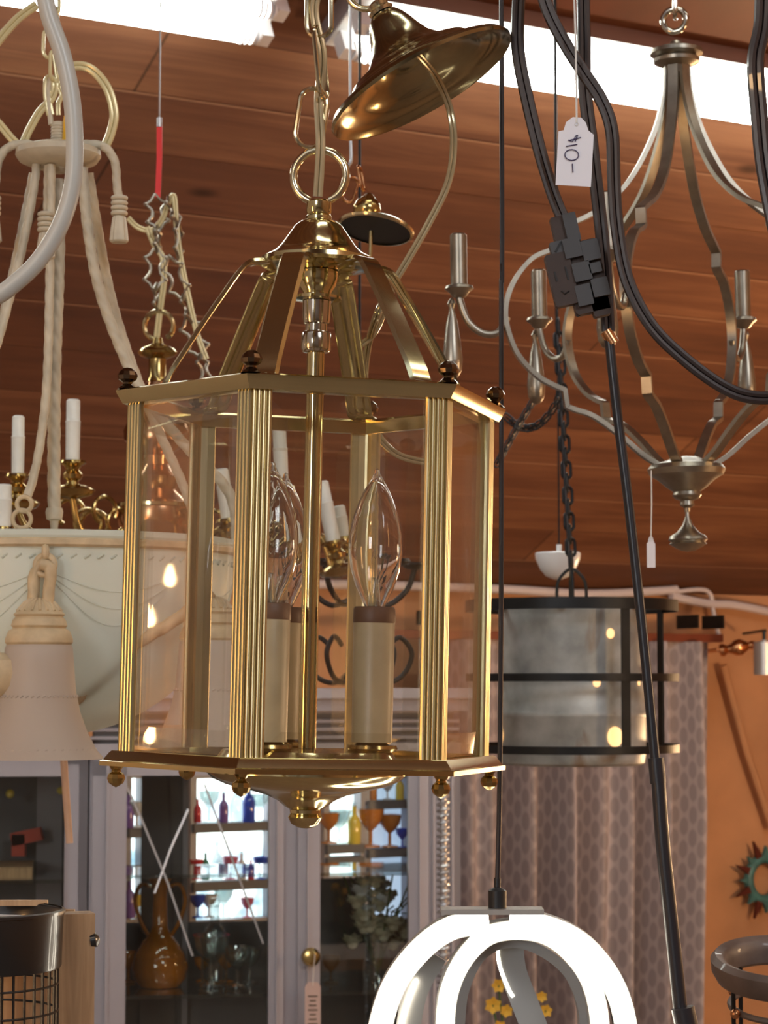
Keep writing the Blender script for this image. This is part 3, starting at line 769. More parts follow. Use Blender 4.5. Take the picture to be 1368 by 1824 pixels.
# =============== brass candle chandelier (left, behind) ===============
BY = 2.75
c = Fx('brass_chandelier', 278, 985, BY, 'aged brass chandelier with white candle tubes, hung behind the rope chandelier', 'chandelier')
s = c.s
c.b(MB().torus(c.p(2, 0, 580), 26*s, 5*s, n=28, m=8, a0=R(-165), a1=R(150)), 'hanging_loop', 'brass')
c.b(MB().lathe(c.prof([(0, 600), (8, 602), (10, 612), (32, 622), (36, 628), (32, 634), (16, 640), (16, 672), (20, 680), (0, 680)]), n=36), 'top_cap', 'brass_old')
c.b(MB().lathe(c.prof([(0, 676), (18, 680), (24, 700), (22, 716), (30, 730), (52, 750), (60, 768), (58, 786), (40, 800), (24, 812), (22, 828), (30, 840), (46, 850), (40, 860), (34, 872), (50, 886), (66, 900), (70, 925), (64, 945), (48, 960), (20, 972), (10, 985), (0, 985)]), n=48), 'turned_column', 'brass_wood_reflection')
c.b(MB().lathe(c.prof([(60, 894), (72, 898), (72, 904), (60, 908)]), n=48), 'column_band', 'brass')
def candle(fx, pos_px, parent, tilt=0, r=11, hgt=105, cupk=1.0, mat='candle_white'):
    """candle tube with cup under it; pos_px = (dx, d, y of the tube foot)"""
    dx, dd, y = pos_px; s = fx.s
    M = Matrix.Rotation(R(tilt), 3, 'Y'); o = fx.p(dx, dd, y)
    def prof(p): return [(r_*s, z*s) for r_, z in p]
    tb = MB().lathe(prof([(0, 0), (r, 0), (r+.8, hgt*.62), (r+1.6, hgt*.64), (r, hgt*.66), (r, hgt-3), (r-3, hgt), (0, hgt)]), o, M, 20)
    fx.b(tb, 'candle_tube', mat, parent)
    cu = MB().lathe(prof([(0, 0), (22, 2), (24, -3), (14, -8), (11, -14), (18, -22), (16, -30), (10, -34), (12, -40), (34, -44), (40, -50), (34, -58), (14, -64), (0, -66)]), o, M, 28)
    fx.b(cu, 'candle_cup', 'brass_old', parent)
cand = [(-242, -40, 850, 0, 11, 106), (-134, -120, 834, 0, 12, 109), (-256, -110, 948, 0, 15, 76), (226, -40, 872, -3, 12, 108), (136, -110, 934, -8, 12, 90), (316, 40, 963, -12, 13, 112), (-40, 150, 940, 0, 11, 90), (334, 120, 950, -10, 11, 60)]
for (dx, dd, y, t, r, hgt) in cand:
    candle(c, (dx, dd, y), c.root, t, r, hgt)
    mb = MB().tube(cr([c.p(dx*.12, dd*.12, 915), c.p(dx*.3, dd*.3, 960), c.p(dx*.62, dd*.62, 975), c.p(dx*.9, dd*.9, 950), c.p(dx, dd, y+60)], 8), 6*s)
    c.b(mb, 'curved_arm', 'brass_old')
    for (fx_, ry) in ((.45, 925), (.62, 905)):
        mb = MB().torus(c.p(dx*fx_, dd*fx_, ry+10), 24*s, 4*s, ax=(-dd-.01, dx, 0), n=22, m=8, a0=R(-120), a1=R(150))
        c.b(mb, 'scroll', 'brass_old')
# fancy open chain: two strands
def fancy(px0, py0, px1, py1, k, tw=0):
    a, b = c.w(A(px0, py0, BY)), c.w(A(px1, py1, BY)); L = (b-a); n = L.normalized()
    sd_ = Vector((cos(tw), sin(tw), 0)); sd_ = (sd_-n*sd_.dot(n)).normalized()
    half = L.length/2; m = (a+b)/2
    for sg in (-1, 1):
        q = [m-n*half, m-n*half*.62+sd_*sg*10*s, m-n*half*.48+sd_*sg*19*s, m-n*half*.36+sd_*sg*15*s, m-n*half*.18+sd_*sg*9*s, m+sd_*sg*8*s, m+n*half*.18+sd_*sg*9*s, m+n*half*.36+sd_*sg*15*s, m+n*half*.48+sd_*sg*19*s, m+n*half*.62+sd_*sg*10*s, m+n*half]
        mb = MB().tube(q, 3.2*s, 7); mb.ball(q[2], 4.2*s, 8); mb.ball(q[8], 4.2*s, 8)
        yield mb
def fl(px0, py0, px1, py1, tw=0):
    mb = MB()
    for q in fancy(px0, py0, px1, py1, 1, tw): mb.add(q.v, q.f)
    c.b(mb, 'chain_link', 'champagne')
for a_ in ((281, 556, 279, 505, 1.3), (276, 520, 278, 438, 0), (280, 450, 281, 402, 1.4), (284, 412, 276, 345, .2), (300, 350, 318, 400, 1.2), (318, 395, 318, 462, 1.3), (300, 455, 326, 535, 0), (326, 525, 342, 575, 1.2), (332, 562, 360, 640, .1), (356, 630, 372, 690, 1.1)):
    fl(*a_)
st_ = thing('red_strap', A(283, 345, BY-.02), 'narrow red strap holding up the brass chandelier chain', 'strap')
q0 = A(283, 350, BY-.02)
MB().sweep([A(281, 352, BY)-st_.location, A(284, 280, BY)-st_.location, A(284, 222, BY)-st_.location], [(-5*s, -1.5*s), (5*s, -1.5*s), (5*s, 1.5*s), (-5*s, 1.5*s)], up=(0, 1, 0)).build('strap_band', 'red_strap', st_, smooth=0)
MB().tube([A(284, 226, BY)-st_.location, A(284, 210, BY)-st_.location], 5*s, 10).build('steel_hook', 'aluminium', st_)
q_ = A(284, 212, BY); MB().tube([q_-st_.location, Vector((q_.x, q_.y, ceil_z(q_.x, q_.y)))-st_.location], .0012, 6).build('suspension_wire', 'aluminium', st_)
twin([A(228, 388, BY), A(246, 405, BY), A(270, 410, BY), A(288, 392, BY), A(300, 362, BY), A(310, 350, BY), A(314, 400, BY), A(320, 450, BY), A(334, 520, BY), A(350, 590, BY), A(368, 640, BY)], 'lamp_cord', 'cord_ivory', 'tan lamp cord woven through the fancy brass chain', 'cord', .0018)
twin([A(262, 404, BY), A(276, 438, BY), A(290, 460, BY), A(292, 500, BY), A(284, 560, BY), A(278, 612, BY)], 'lamp_cord', 'cord_ivory', 'tan lamp cord dropping to the cap of the brass chandelier', 'cord', .002)

# =============== flipped canopy behind the lantern ===============
DY = 2.3
d = Fx('small_pendant', 665, 470, DY, 'small brass pendant part with a dark flat disc, right of the lantern cap', 'pendant lamp')
s = d.s
Md = Matrix.Rotation(R(9), 3, 'Y') @ Matrix.Rotation(R(-12), 3, 'X')
q = d.p(5, 0, 405)
d.b(MB().lathe([(r*s, z*s) for r, z in ((0, 3), (64, 2), (70, -2), (68, -6), (64, -7))], q, Md, 48), 'disc_rim', 'brass_pale')
d.b(MB().lathe([(r*s, z*s) for r, z in ((0, -5), (66, -4), (66, 0), (0, 1))], q, Md, 48), 'dark_disc', 'black')
d.b(MB().lathe([(r*s, z*s) for r, z in ((0, 0), (8, 2), (10, 12), (24, 26), (26, 36), (22, 48), (12, 58), (6, 66), (0, 68))], q-Vector((22*s, 0, 0)), Md, 24), 'turned_neck', 'brass_old')
mb = MB(); mb.link(d.p(-42, 0, 338), (.3, 0, 1), (1, .4, 0), 46*s, 22*s, 3*s); mb.link(d.p(-22, 0, 318), (-.2, 0, 1), (.3, 1, 0), 46*s, 22*s, 3*s)
d.b(mb, 'chain_links', 'copper')
d.b(MB().tube(cr([d.p(-48, 0, 320), d.p(-46, 0, 296), d.p(-40, 0, 284), d.p(-42, 0, 230)], 5), 3.4*s), 'wire_hook', 'aluminium')
hang(d.root, d.o, d.o+d.p(-42, 0, 232), .0015, 'aluminium')
d.b(MB().tube([d.p(-4, -2, 412), d.p(-6, -2, 470)], 4*s), 'stem', 'brass')

# =============== champagne openwork chandelier (right) ===============
SY = 2.3
g2 = Fx('openwork_chandelier', 1226, 982, SY, 'large champagne metal openwork chandelier with candle sockets and teardrops', 'chandelier', rot=(0, R(-.8), 0))
s = g2.s
g2.b(MB().lathe(g2.prof([(0, 70), (10, 74), (14, 82), (30, 84), (47, 90), (48, 97), (36, 101), (42, 106), (41, 112), (24, 120), (20, 132), (0, 132)]), n=48), 'top_hub', 'champagne')
mb = MB().torus(g2.p(-2, 0, 36), 21*s, 6*s, ax=(.3, 1, 0), n=28, m=10); g2.b(mb, 'hanging_loop', 'nickel')
for k in range(3): g2.b(MB().link(g2.p(0, 0, 4-44*k), Z, (.2, 1, 0) if k % 2 == 0 else (1, .2, 0), 60*s, 26*s, 4*s), 'chain_link', 'nickel')
hang(g2.root, g2.o, g2.o+g2.p(0, 0, -108), .002, 'champagne')
prr = [(20, 112), (25, 170), (46, 240), (92, 322), (150, 375), (205, 402), (228, 412), (226, 440), (238, 447), (272, 462), (303, 498), (320, 540), (320, 580), (302, 630), (268, 668), (238, 686), (218, 694), (214, 724), (198, 730), (165, 742), (118, 776), (76, 812), (36, 836)]
cuts = {6, 7, 16, 17}
ANG = [R(5.4+60*i) for i in range(6)]
for a in ANG:
    e = Vector((cos(a), sin(a), 0))
    P_ = [g2.pol(r, a, y) for r, y in prr]
    path = []
    for seg in (P_[0:7], P_[6:8], P_[7:17], P_[16:18], P_[17:]):
        q = cr(seg, 6) if len(seg) > 2 else list(seg)
        path += q if not path else q[1:]
    mb = MB().sweep(path, [(-9*s, -4*s), (9*s, -4*s), (9*s, 4*s), (-9*s, 4*s)], up=lambda k, e=e, path=path: (lambda t: t.cross(Vector((-e.y, e.x, 0))))((path[min(k+1, len(path)-1)]-path[max(k-1, 0)]).normalized()))
    g2.b(mb, 'curved_strip', 'champagne', smooth=30)
    # candle branch, socket and teardrop
    br_p = cr([g2.pol(318, a, 565), g2.pol(335, a, 592), g2.pol(362, a, 594), g2.pol(388, a, 574), g2.pol(402, a, 540), g2.pol(404, a, 520)], 6)
    bo = g2.b(MB().tube(br_p, 6.5*s, 10), 'candle_branch', 'champagne')
    c0 = g2.pol(404, a, 520)-g2.p(0, 0, 520)
    so = g2.b(MB().lathe(g2.prof([(0, 418), (11, 418), (15, 421), (15, 508), (24, 511), (26, 516), (18, 522), (12, 530), (0, 534)]), c0, n=28), 'candle_socket', 'champagne')
    c1 = g2.pol(418, a, 520)-g2.p(0, 0, 520)
    td = MB().lathe(g2.prof([(0, 530), (4, 534), (8, 542), (5, 550), (5, 556), (10, 575), (15, 610), (18, 640), (16, 660), (9, 672), (0, 676)]), c1, n=24)
    g2.b(td, 'teardrop', 'champagne')
g2.b(MB().lathe(g2.prof([(0, 812), (20, 814), (40, 822), (64, 828), (70, 836), (66, 846), (52, 854), (36, 868), (24, 876), (26, 882), (22, 888), (12, 892), (13, 900), (6, 905), (5, 912), (0, 912)]), n=56), 'bottom_dish', 'champagne')
g2.b(MB().lathe(g2.prof([(3.5, 908), (4, 920), (10, 936), (20, 948), (32, 955), (35, 961), (30, 966), (34, 969), (24, 975), (12, 981), (0, 983)]), n=44), 'bottom_finial', 'champagne')

# =============== price tags ===============
def tagshape(w, h_, ch, hole=True):
    return [(-w/2, 0), (-w/2, h_*.78), (-w*.36, h_*.80), (-w*.30, h_*.92), (-w*.12, h_), (w*.12, h_), (w*.26, h_*.93), (w*.34, h_*.82), (w/2, h_*.76), (w/2, 0)]
def price_tag(px, py, Y, w, h_, rotz, label, writing, ytop, mat='paper', xt=None):
    s = Y/F; base = A(px, py, Y); Rz = Matrix.Rotation(R(rotz), 3, 'Y')
    t = thing('price_tag', base, label, 'price tag')
    poly = [Rz @ Vector((x*s, 0, y*s)) for x, y in tagshape(w, h_, 0)]
    MB().prism(poly, (0, .0006, 0)).build('card', mat, t, smooth=0)
    k = MB().torus(Rz @ Vector((0, -.0004, (h_*.9)*s)), 3.0*s, .7*s, n=16, m=6); k.build('eyelet', 'string', t)
    hp = base+Rz @ Vector((0, 0, h_*.92*s)); tp = A(xt or px, ytop, Y)
    MB().tube([hp-base, (hp+tp)/2-base+Vector((.0005, 0, 0)), tp-base], .0007, 6).build('string', 'string', t)
    if writing:
        def ln(pts): MB().tube([Rz @ Vector((x*s, -.0006, y*s)) for x, y in pts], 1.0*s, 6).build('pen_stroke', 'ink', t)
        for st in writing: ln(st)
    return t
# strokes of "-014" written up the tag, read from below
wr = [[(-2, 26), (0, 42)],
      [(-7+13*.0+12*cos(t*PI/8)+2, 58+10*sin(t*PI/8)) for t in range(17)],
      [(-16, 76), (5, 81)],
      [(-13, 87), (-5, 85), (4, 98), (2, 88)], [(-12, 88), (9, 94)]]
wr = [[(-2, 24), (-4, 40)], [(-6+12.5*cos(t*PI/8), 56+10*sin(t*PI/8)) for t in range(17)], [(-17, 71), (3, 76)], [(-14, 83), (-6, 80), (0, 92), (3, 93), (-1, 81)], [(-13, 82), (9, 89)]]
price_tag(1021, 331, 1.42, 64, 126, 3.5, 'white price tag with handwritten -014 hanging on a string', wr, -60)
price_tag(1160, 1011, 2.22, 15, 56, 0, 'small narrow white tag turned edge-on under the openwork chandelier', None, 838)

# =============== brown cords and the outlet block ===============
KY = 1.45
def cord(pts, label, r=.0024, mat='cord_brown', Y=KY, name='power_cord', gap=1.8, dY=None):
    P_ = [A(x, y, Y+(dY[i] if dY else 0)) for i, (x, y) in enumerate(pts)]
    t0 = P_[0]
    return twin(P_, name, mat, label, 'cord', r, gap, first=Vector((t0.x, t0.y, ceil_z(t0.x, t0.y))))
cord([(928, -60), (922, 40), (924, 100), (940, 180), (962, 270), (985, 345), (1004, 392)], 'brown twin cord running down into the top of the outlet block', .0023)
cord([(955, -60), (975, 15), (1008, 80), (1040, 130), (1072, 180), (1090, 235), (1094, 330), (1100, 410), (1118, 500), (1160, 580), (1220, 640), (1290, 690), (1345, 708), (1420, 706)], 'brown twin cord crossing over and sweeping right to the picture edge', .0023, Y=KY-.02)
cord([(1038, -60), (1040, 60), (1042, 160), (1054, 260), (1068, 380), (1078, 480), (1084, 590)], 'dark cord passing straight down behind the outlet block', .0024, Y=KY+.03)
cord([(1360, -60), (1358, 40), (1346, 110), (1352, 200), (1362, 300), (1385, 420)], 'dark brown cord hanging along the right picture edge', .0030, Y=KY)
# long thin lead with connector down to the floor fitting
P_ = [A(1084, 596, KY+.03), A(1100, 740, KY+.03), A(1120, 900, KY+.03), A(1142, 1100, KY+.03), A(1160, 1280, KY+.03), A(1168, 1362, KY+.03)]
o_ = MB().tube(cr(P_, 5), .0033, 10).build('pole_lead', 'cord_black', origin=P_[-1]); tag(o_, 'thick black cord slanting down from the knot to the slim pole', 'cord')
o_ = MB().tube([A(1079, 590, KY+.03), A(1093, 612, KY+.03)], .0042, 12).build('cord_joint', 'copper', origin=A(1086, 600, KY+.03)); tag(o_, 'small copper coloured joint where the dark cord meets the slanting black lead', 'connector')
tp = A(1172, 1395, KY+.03)
pl = thing('slim_pole', A(1218, 1830, KY+.03), 'slim dark pole at lower right with a warm lit edge', 'pole')
o = pl.location
MB().tube([A(1168, 1350, KY+.03)-o, tp-o], .0052, 14).build('pole_ferrule', 'cord_black', pl)
q_ = A(1222, 1900, KY+.03)
MB().tube(cr([A(x, y, KY+.03)-o for x, y in ((1172, 1385), (1180, 1500), (1195, 1640), (1210, 1780), (1222, 1900))], 4)+[Vector((q_.x+.06, q_.y, 0))-o], .0046, 14).build('pole_shaft', 'cord_black', pl)
MB().tube([A(1216, 1795, KY+.025)-o, A(1232, 1870, KY+.025)-o], .0075, 12).build('pole_clip', 'cord_black', pl)
# outlet block: cluster of blocky sockets
B0 = A(1030, 478, KY)
ob = thing('outlet_block', B0, 'brown and grey multi-outlet adapter block hanging among the cords', 'power adapter')
sc = KY/F; M = Matrix.Rotation(R(14), 3, 'Y') @ Matrix.Rotation(R(-8), 3, 'X')
M = Matrix.Rotation(R(-14), 3, 'Y')
def ob_box(x, y, d_, w_, h_, dp, name, mat, bevel=1.5, M=Matrix.Rotation(R(13), 3, 'Y')):
    s = sc; b_ = bevel
    c = M @ Vector((0, 0, 0)); cx = Vector(((x)*s, d_*s, (-y)*s))
    vs = []
    mb = MB()
    prof = [(-w_/2+b_, -h_/2), (w_/2-b_, -h_/2), (w_/2, -h_/2+b_), (w_/2, h_/2-b_), (w_/2-b_, h_/2), (-w_/2+b_, h_/2), (-w_/2, h_/2-b_), (-w_/2, -h_/2+b_)]
    Mr = Matrix.Rotation(R(-13), 3, 'Y')
    mb.prism([cx+Mr @ Vector((px*s, -dp/2*s, py*s)) for px, py in prof], (0, dp*s, 0))
    return mb.build(name, mat, ob, smooth=0)
# positions relative to the block centre in picture px
ob_box(-33, -70, 0, 27, 46, 26, 'cord_plug', 'plug_brown')
ob_box(-13, -72, -6, 24, 52, 26, 'cord_plug', 'plug_grey')
ob_box(-30, 22, -4, 44, 96, 26, 'outlet_body', 'plug_brown', 3)
ob_box(-36, -36, -2, 30, 22, 28, 'slotted_face', 'plug_grey')
ob_box(14, 16, 6, 66, 130, 30, 'block_body', 'plug_brown', 4)
ob_box(40, 70, 4, 32, 34, 26, 'outlet_body', 'plug_brown', 3)
for (x, y, w_, h_) in ((-12, -34, 31, 36), (21, -30, 31, 37), (5, 9, 32, 34), (29, 2, 22, 18), (38, 37, 30, 33), (9, 51, 28, 38)):
    ob_box(x, y, -12 if w_ != 28 else -9, w_, h_, 18, 'outlet_face', 'plug_grey')
def slot(x, y, w_, h_, d_, rt): MB().box(Vector((x*sc, d_*sc, -y*sc)), (w_*sc, 1.5*sc, h_*sc), Matrix.Rotation(R(rt), 3, 'Y')).build('outlet_slot', 'black', ob, smooth=0)
slot(-42, 18, 3, 18, -17.6, -13); slot(-22, 12, 3, 24, -17.6, -13); slot(-37, -36, 4, 21, -16.6, 28)
MB().tube([Vector((-32*sc, -17.5*sc, -44*sc)), Vector((-26*sc, -17.5*sc, -50*sc)), Vector((-18*sc, -17.5*sc, -44*sc))], 1.6*sc, 6).build('outlet_slot', 'black', ob)
slot(8, 78, 26, 9, 0, -30)

# =============== black cord with the LED loop lamp ===============
EY = 1.55
Ld = Fx('led_loop_lamp', 890, 1990, EY, 'glowing LED pendant of intertwined looping bands at the bottom', 'pendant lamp')
s = Ld.s
def lp(x, y, d=0): return Ld.w(A(x, y, EY+d*s))
def band(pts, name, wd=46, dp=40, mat=('led_grey', 'led_white'), cl=False, n=8, face='front', wfun=None):
    """flat strip: grey channel with a lit face towards 'front' (viewer) or 'out'"""
    path = cr([lp(*p) for p in pts], n, cl)
    grey = MB(); w2, d2 = wd/2*s, dp/2*s
    grey.sweep(path, [(-w2, -d2+2*s), (w2, -d2+2*s), (w2, d2), (-w2, d2)], up=(0, -1, 0), closed=cl)
    o = Ld.b(grey, name, 'led_grey', smooth=40)
    sec = [(-w2+2*s, d2+1*s-2*s), (w2-2*s, d2-1*s), (w2-2*s, d2+3*s), (-w2+2*s, d2+3*s)]
    lit = MB().sweep(path, sec, up=(0, -1, 0), closed=cl); lit.build('led_diffuser', 'led_white', o)
    return o
# outer loop, inner loop and the loops turning behind
band([(890, 2096), (750, 2060), (690, 1990), (672, 1900), (678, 1824), (704, 1748), (752, 1686), (806, 1650), (870, 1640)], 'outer_band', 43, 44)
band([(906, 1640), (966, 1647), (1030, 1676), (1080, 1732), (1108, 1800), (1114, 1880), (1092, 1990), (1030, 2060), (890, 2096)], 'outer_band', 40, 44)
band([(922, 2062), (840, 2035), (804, 1975), (794, 1900), (792, 1824), (800, 1760), (826, 1704), (868, 1664), (920, 1654), (974, 1664), (1020, 1700), (1052, 1752), (1066, 1824), (1062, 1900), (1044, 1975), (1000, 2035), (922, 2062)], 'inner_band', 34, 60)
g_ = MB().sweep(cr([lp(818, 1824, 55), lp(826, 1760, 55), lp(856, 1700, 55), lp(905, 1676, 55), (lp(960, 1690, 55)), lp(1010, 1730, 55), lp(1036, 1790, 55), lp(1040, 1850, 55)], 8), [(-9*s, -26*s), (9*s, -26*s), (9*s, 26*s), (-9*s, 26*s)], up=(0, -1, 0))
Ld.b(g_, 'rear_band', 'led_grey')
g_ = MB().sweep(cr([lp(908, 1684, 80), lp(914, 1730, 80), lp(936, 1790, 80), lp(958, 1850, 80), lp(975, 1930, 80)], 8), [(-24*s, -7*s), (24*s, -7*s), (24*s, 7*s), (-24*s, 7*s)], up=(0, -1, 0))
ro = Ld.b(g_, 'rear_band', 'led_grey')
g_ = MB().sweep(cr([lp(886, 1688, 76), lp(890, 1720, 76), lp(906, 1762, 76), lp(914, 1775, 76)], 8), [(-3*s, -4*s), (3*s, -4*s), (3*s, 4*s), (-3*s, 4*s)], up=(0, -1, 0)); g_.build('led_diffuser', 'led_white', ro)
g_ = MB().sweep(cr([lp(775, 1700, 60), lp(742, 1760, 60), lp(728, 1824, 60), lp(724, 1900, 60)], 8), [(-22*s, -7*s), (22*s, -7*s), (22*s, 7*s), (-22*s, 7*s)], up=(0, -1, 0))
ro = Ld.b(g_, 'rear_band', 'led_grey')
g_ = MB().sweep(cr([lp(742, 1745, 50), lp(726, 1785, 50), lp(714, 1830, 50), lp(708, 1880, 50)], 8), [(-3*s, -4*s), (3*s, -4*s), (3*s, 4*s), (-3*s, 4*s)], up=(0, -1, 0)); g_.build('led_diffuser', 'led_white', ro)
Ld.b(MB().box((lp(786, 1622)+lp(966, 1622))/2, (180*s, 60*s, 9*s)), 'top_plate', 'led_plate', smooth=0)
Ld.b(MB().lathe([(0, 0), (16*s, 0), (16*s, 30*s), (10*s, 34*s), (6*s, 36*s), (6*s, 52*s), (0, 52*s)], lp(886, 1617), n=10), 'cord_grip', 'black')
q = A(886, 1575, EY); top = A(893, -40, EY)
Ld.b(MB().tube(cr([q-Ld.o, A(890, 1400, EY)-Ld.o, A(893, 1000, EY)-Ld.o, A(893, 500, EY)-Ld.o, A(893, -40, EY)-Ld.o, Vector((top.x, top.y, ceil_z(top.x, top.y)))-Ld.o], 4), .0017, 8), 'power_cord', 'cord_black')

# =============== galvanised drum pendant in a black cage ===============
GY = 3.2
u = Fx('drum_pendant', 1020, 1362, GY, 'rust-flecked galvanised drum shade inside a black strap-iron cage', 'pendant lamp')
s = u.s
dm = MB()
hole = [(1075, 1092+40), (932, 1215), (1050, 1215), (1128, 1215), (1083, 1308), (880, 1310)]
dm.lathe(u.prof([(127, 1082), (130, 1084), (130, 1200), (130, 1264), (133, 1268), (133, 1276), (130, 1280), (130, 1340), (127, 1358), (122, 1362), (122, 1340), (125, 1262), (125, 1084), (127, 1082)]), n=80)
u.b(dm, 'galvanised_drum', 'galvanised')
# glowing discs on the drum, standing for holes lit by the lamp inside
for (px, py, r) in ((1077, 1131, 8), (1052, 1216, 7), (1131, 1216, 5), (1084, 1310, 16), (880+12, 1310, 12)):
    dx = px-1020; dy = -math.sqrt(max(0, 130.6**2-dx*dx)); p = u.p(dx, dy, py); a = math.atan2(dy, dx)
    e = Vector((-sin(a), cos(a), 0)); nn = Vector((cos(a), sin(a), 0))
    mb = MB(); mb.prism([p+e*(r*s*cos(t*PI/8))+Z*(r*s*1.1*sin(t*PI/8)) for t in range(16)], nn*.6*s)
    mb.build('glow_disc', 'hole_glow', u.root, smooth=0)
for yy in (1080, 1207, 1332):
    R_ = 186; hgt = 7 if yy != 1080 else 10
    u.b(MB().lathe(u.prof([(R_, yy-hgt), (R_+3, yy-hgt), (R_+3, yy+hgt), (R_, yy+hgt), (R_, yy-hgt)]), n=72), 'cage_ring', 'iron', smooth=30)
for k in range(4):
    a = R(-65+90*k); p0, p1 = u.pol(184, a, 1074), u.pol(184, a, 1336); e = Vector((-sin(a), cos(a), 0)); nn = Vector((cos(a), sin(a), 0))
    mb = MB().sweep([p0, p1], [(-8*s, -2*s), (8*s, -2*s), (8*s, 2*s), (-8*s, 2*s)], up=nn); u.b(mb, 'cage_strap', 'iron', smooth=0)
for k in range(3):
    a = R(20+60*k); mb = MB().sweep([u.pol(184, a, 1082), u.pol(184, a+PI, 1082)], [(-7*s, -2*s), (7*s, -2*s), (7*s, 2*s), (-7*s, 2*s)]); u.b(mb, 'cage_spoke', 'iron', smooth=0)
for a in (0, PI/2):
    e = Vector((cos(a), sin(a), 0))
    mb = MB().tube(cr([u.p(0, 0, 1080)+e*(-26*s), u.p(0, 0, 1040)+e*(-25*s), u.p(0, 0, 1020)+e*(-12*s), u.p(0, 0, 1014), u.p(0, 0, 1020)+e*(12*s), u.p(0, 0, 1040)+e*(25*s), u.p(0, 0, 1080)+e*26*s], 5), 3*s)
    u.b(mb, 'hanger_loop', 'iron')
y = 1012; k = 0; cm = MB()
while y > 575:
    xx = 1020+(-22)*(1012-y)/437
    cm.link(u.p(xx-1020, 0, y-14), u.p(-.8, 0, 0)-u.p(0, 0, 20), (1, .3, 0) if k % 2 else (.2, 1, 0), 32*s, 17*s, 3*s); y -= 23; k += 1
u.b(cm, 'iron_chain', 'iron')
u.b(MB().tube([u.p(-3, -6, 1015), u.p(-14, -6, 800), u.p(-24, -6, 580)], 3*s), 'lamp_wire', 'cord_black')
hang(u.root, u.o, u.o+u.p(-24, 0, 580), .002, 'iron')
lb = MB().ball(u.p(0, 0, 1230), 34*s, 20, (1, 1, 1.2)); u.b(lb, 'light_bulb', 'warm_bulb')
# white ceramic cap behind its chain
wc = Fx('ceramic_cap', 994, 1030, 3.9, 'white ceramic lamp cap hanging behind the drum pendant chain', 'lamp cap')
wc.b(MB().lathe(wc.prof([(38, 984), (41, 986), (40, 996), (32, 1014), (22, 1026), (8, 1032), (0, 1032), (0, 1028), (20, 1022), (30, 1008), (37, 990), (38, 984)]), n=40), 'cap_bowl', 'white_ware')
wc.b(MB().tube([wc.p(2, 0, 1030), wc.p(2, 0, 970)], 5*wc.s), 'cap_stem', 'white_ware'); hang(wc.root, wc.o, wc.o+wc.p(2, 0, 972), .0015, 'iron')

# =============== dark iron chandelier half hidden behind the lantern ===============
IY = 3.0
ic = Fx('iron_chandelier', 640, 1250, IY, 'dark iron chandelier mostly hidden behind the lantern glass', 'chandelier')
s = ic.s
mb = MB()
mb.tube([ic.p(0, 0, 905), ic.p(0, 0, 1215)], 7*s); ic.b(mb, 'iron_stem', 'iron')
for k in range(5):
    a = R(20+72*k)
    mb = MB().tube(cr([ic.pol(6, a, 1180), ic.pol(40, a, 1215), ic.pol(80, a, 1205), ic.pol(100, a, 1165), ic.pol(78, a, 1135), ic.pol(55, a, 1150)], 7), 4.5*s)
    mb.tube(cr([ic.pol(6, a, 1060), ic.pol(50, a, 1078), ic.pol(90, a, 1050), ic.pol(106, a, 1010)], 6), 5*s)
    ic.b(mb, 'iron_arm', 'iron')
    ic.b(MB().lathe(ic.prof([(0, 1000), (22, 1000), (26, 1005), (14, 1012), (0, 1014)]), ic.pol(106, a, 1014)-ic.p(0, 0, 1014), n=20), 'iron_cup', 'iron')
ic.b(MB().lathe(ic.prof([(0, 1212), (12, 1214), (18, 1226), (10, 1240), (0, 1250)]), n=16), 'iron_finial', 'iron')
hang(ic.root, ic.o, ic.o+ic.p(0, 0, 905), .002, 'iron')
# swag chain to the right of the lantern
mb = MB(); pts = cr([A(888, 822, 3.0), A(925, 755, 3.0), A(965, 690, 3.0)], 8)
for k in range(0, len(pts)-1, 1): mb.link(pts[k], pts[min(k+1, len(pts)-1)]-pts[k-1] if k else pts[1]-pts[0], (.3, 1, 0) if k % 2 else (1, .1, .3), .017, .008, .0011, n=14, m=6)
o_ = mb.build('iron_chain', 'iron', origin=pts[0]); tag(o_, 'dark chain running diagonally up beside the lantern right edge', 'chain')
mb = MB(); pts = cr([A(905, 745, 3.05), A(925, 760, 3.05), A(945, 762, 3.05), A(965, 752, 3.05), A(985, 728, 3.05), A(998, 700, 3.05)], 3)
for k in range(len(pts)-1): mb.link(pts[k], pts[k+1]-pts[k], (.2, 1, 0) if k % 2 else (0, .2, 1), .017, .009, .0013, n=14, m=6)
o_ = mb.build('iron_chain', 'iron', origin=pts[-1]); tag(o_, 'thin dark chain sagging across to the drum pendant chain', 'chain')

# =============== mesh drum with wooden frame, bottom left ===============
MY = 1.3
k_ = Fx('mesh_drum_lamp', -45, 1990, MY, 'black drum lamp with wire mesh skirt and light oak uprights at bottom left', 'lamp')
s = k_.s
k_.b(MB().lathe(k_.prof([(148, 1622), (151, 1622), (151, 1626), (148, 1720), (146, 1724), (144, 1720), (145, 1626), (148, 1622)]), n=80), 'drum_band', 'drum_black')
k_.b(MB().lathe(k_.prof([(148, 1619), (154, 1621), (154, 1626), (148, 1627)]), n=80), 'drum_rim', 'drum_black')
for yy in (1752, 1800, 1850, 1900, 1920): k_.b(MB().torus(k_.p(0, 0, yy), 142*s, 2.2*s, ax=(0, 0, 1), n=72, m=6), 'mesh_ring', 'drum_black')
for q in range(40):
    a = 2*PI*q/40; k_.b(MB().tube([k_.pol(142, a, 1715), k_.pol(142, a, 1920)], 2.3*s, 6), 'mesh_wire', 'drum_black')
k_.b(MB().tube([k_.pol(150, R(160), 1630), k_.pol(140, R(-20), 1630)], 3*s, 8), 'cross_bar', 'aluminium')
class WF: pass
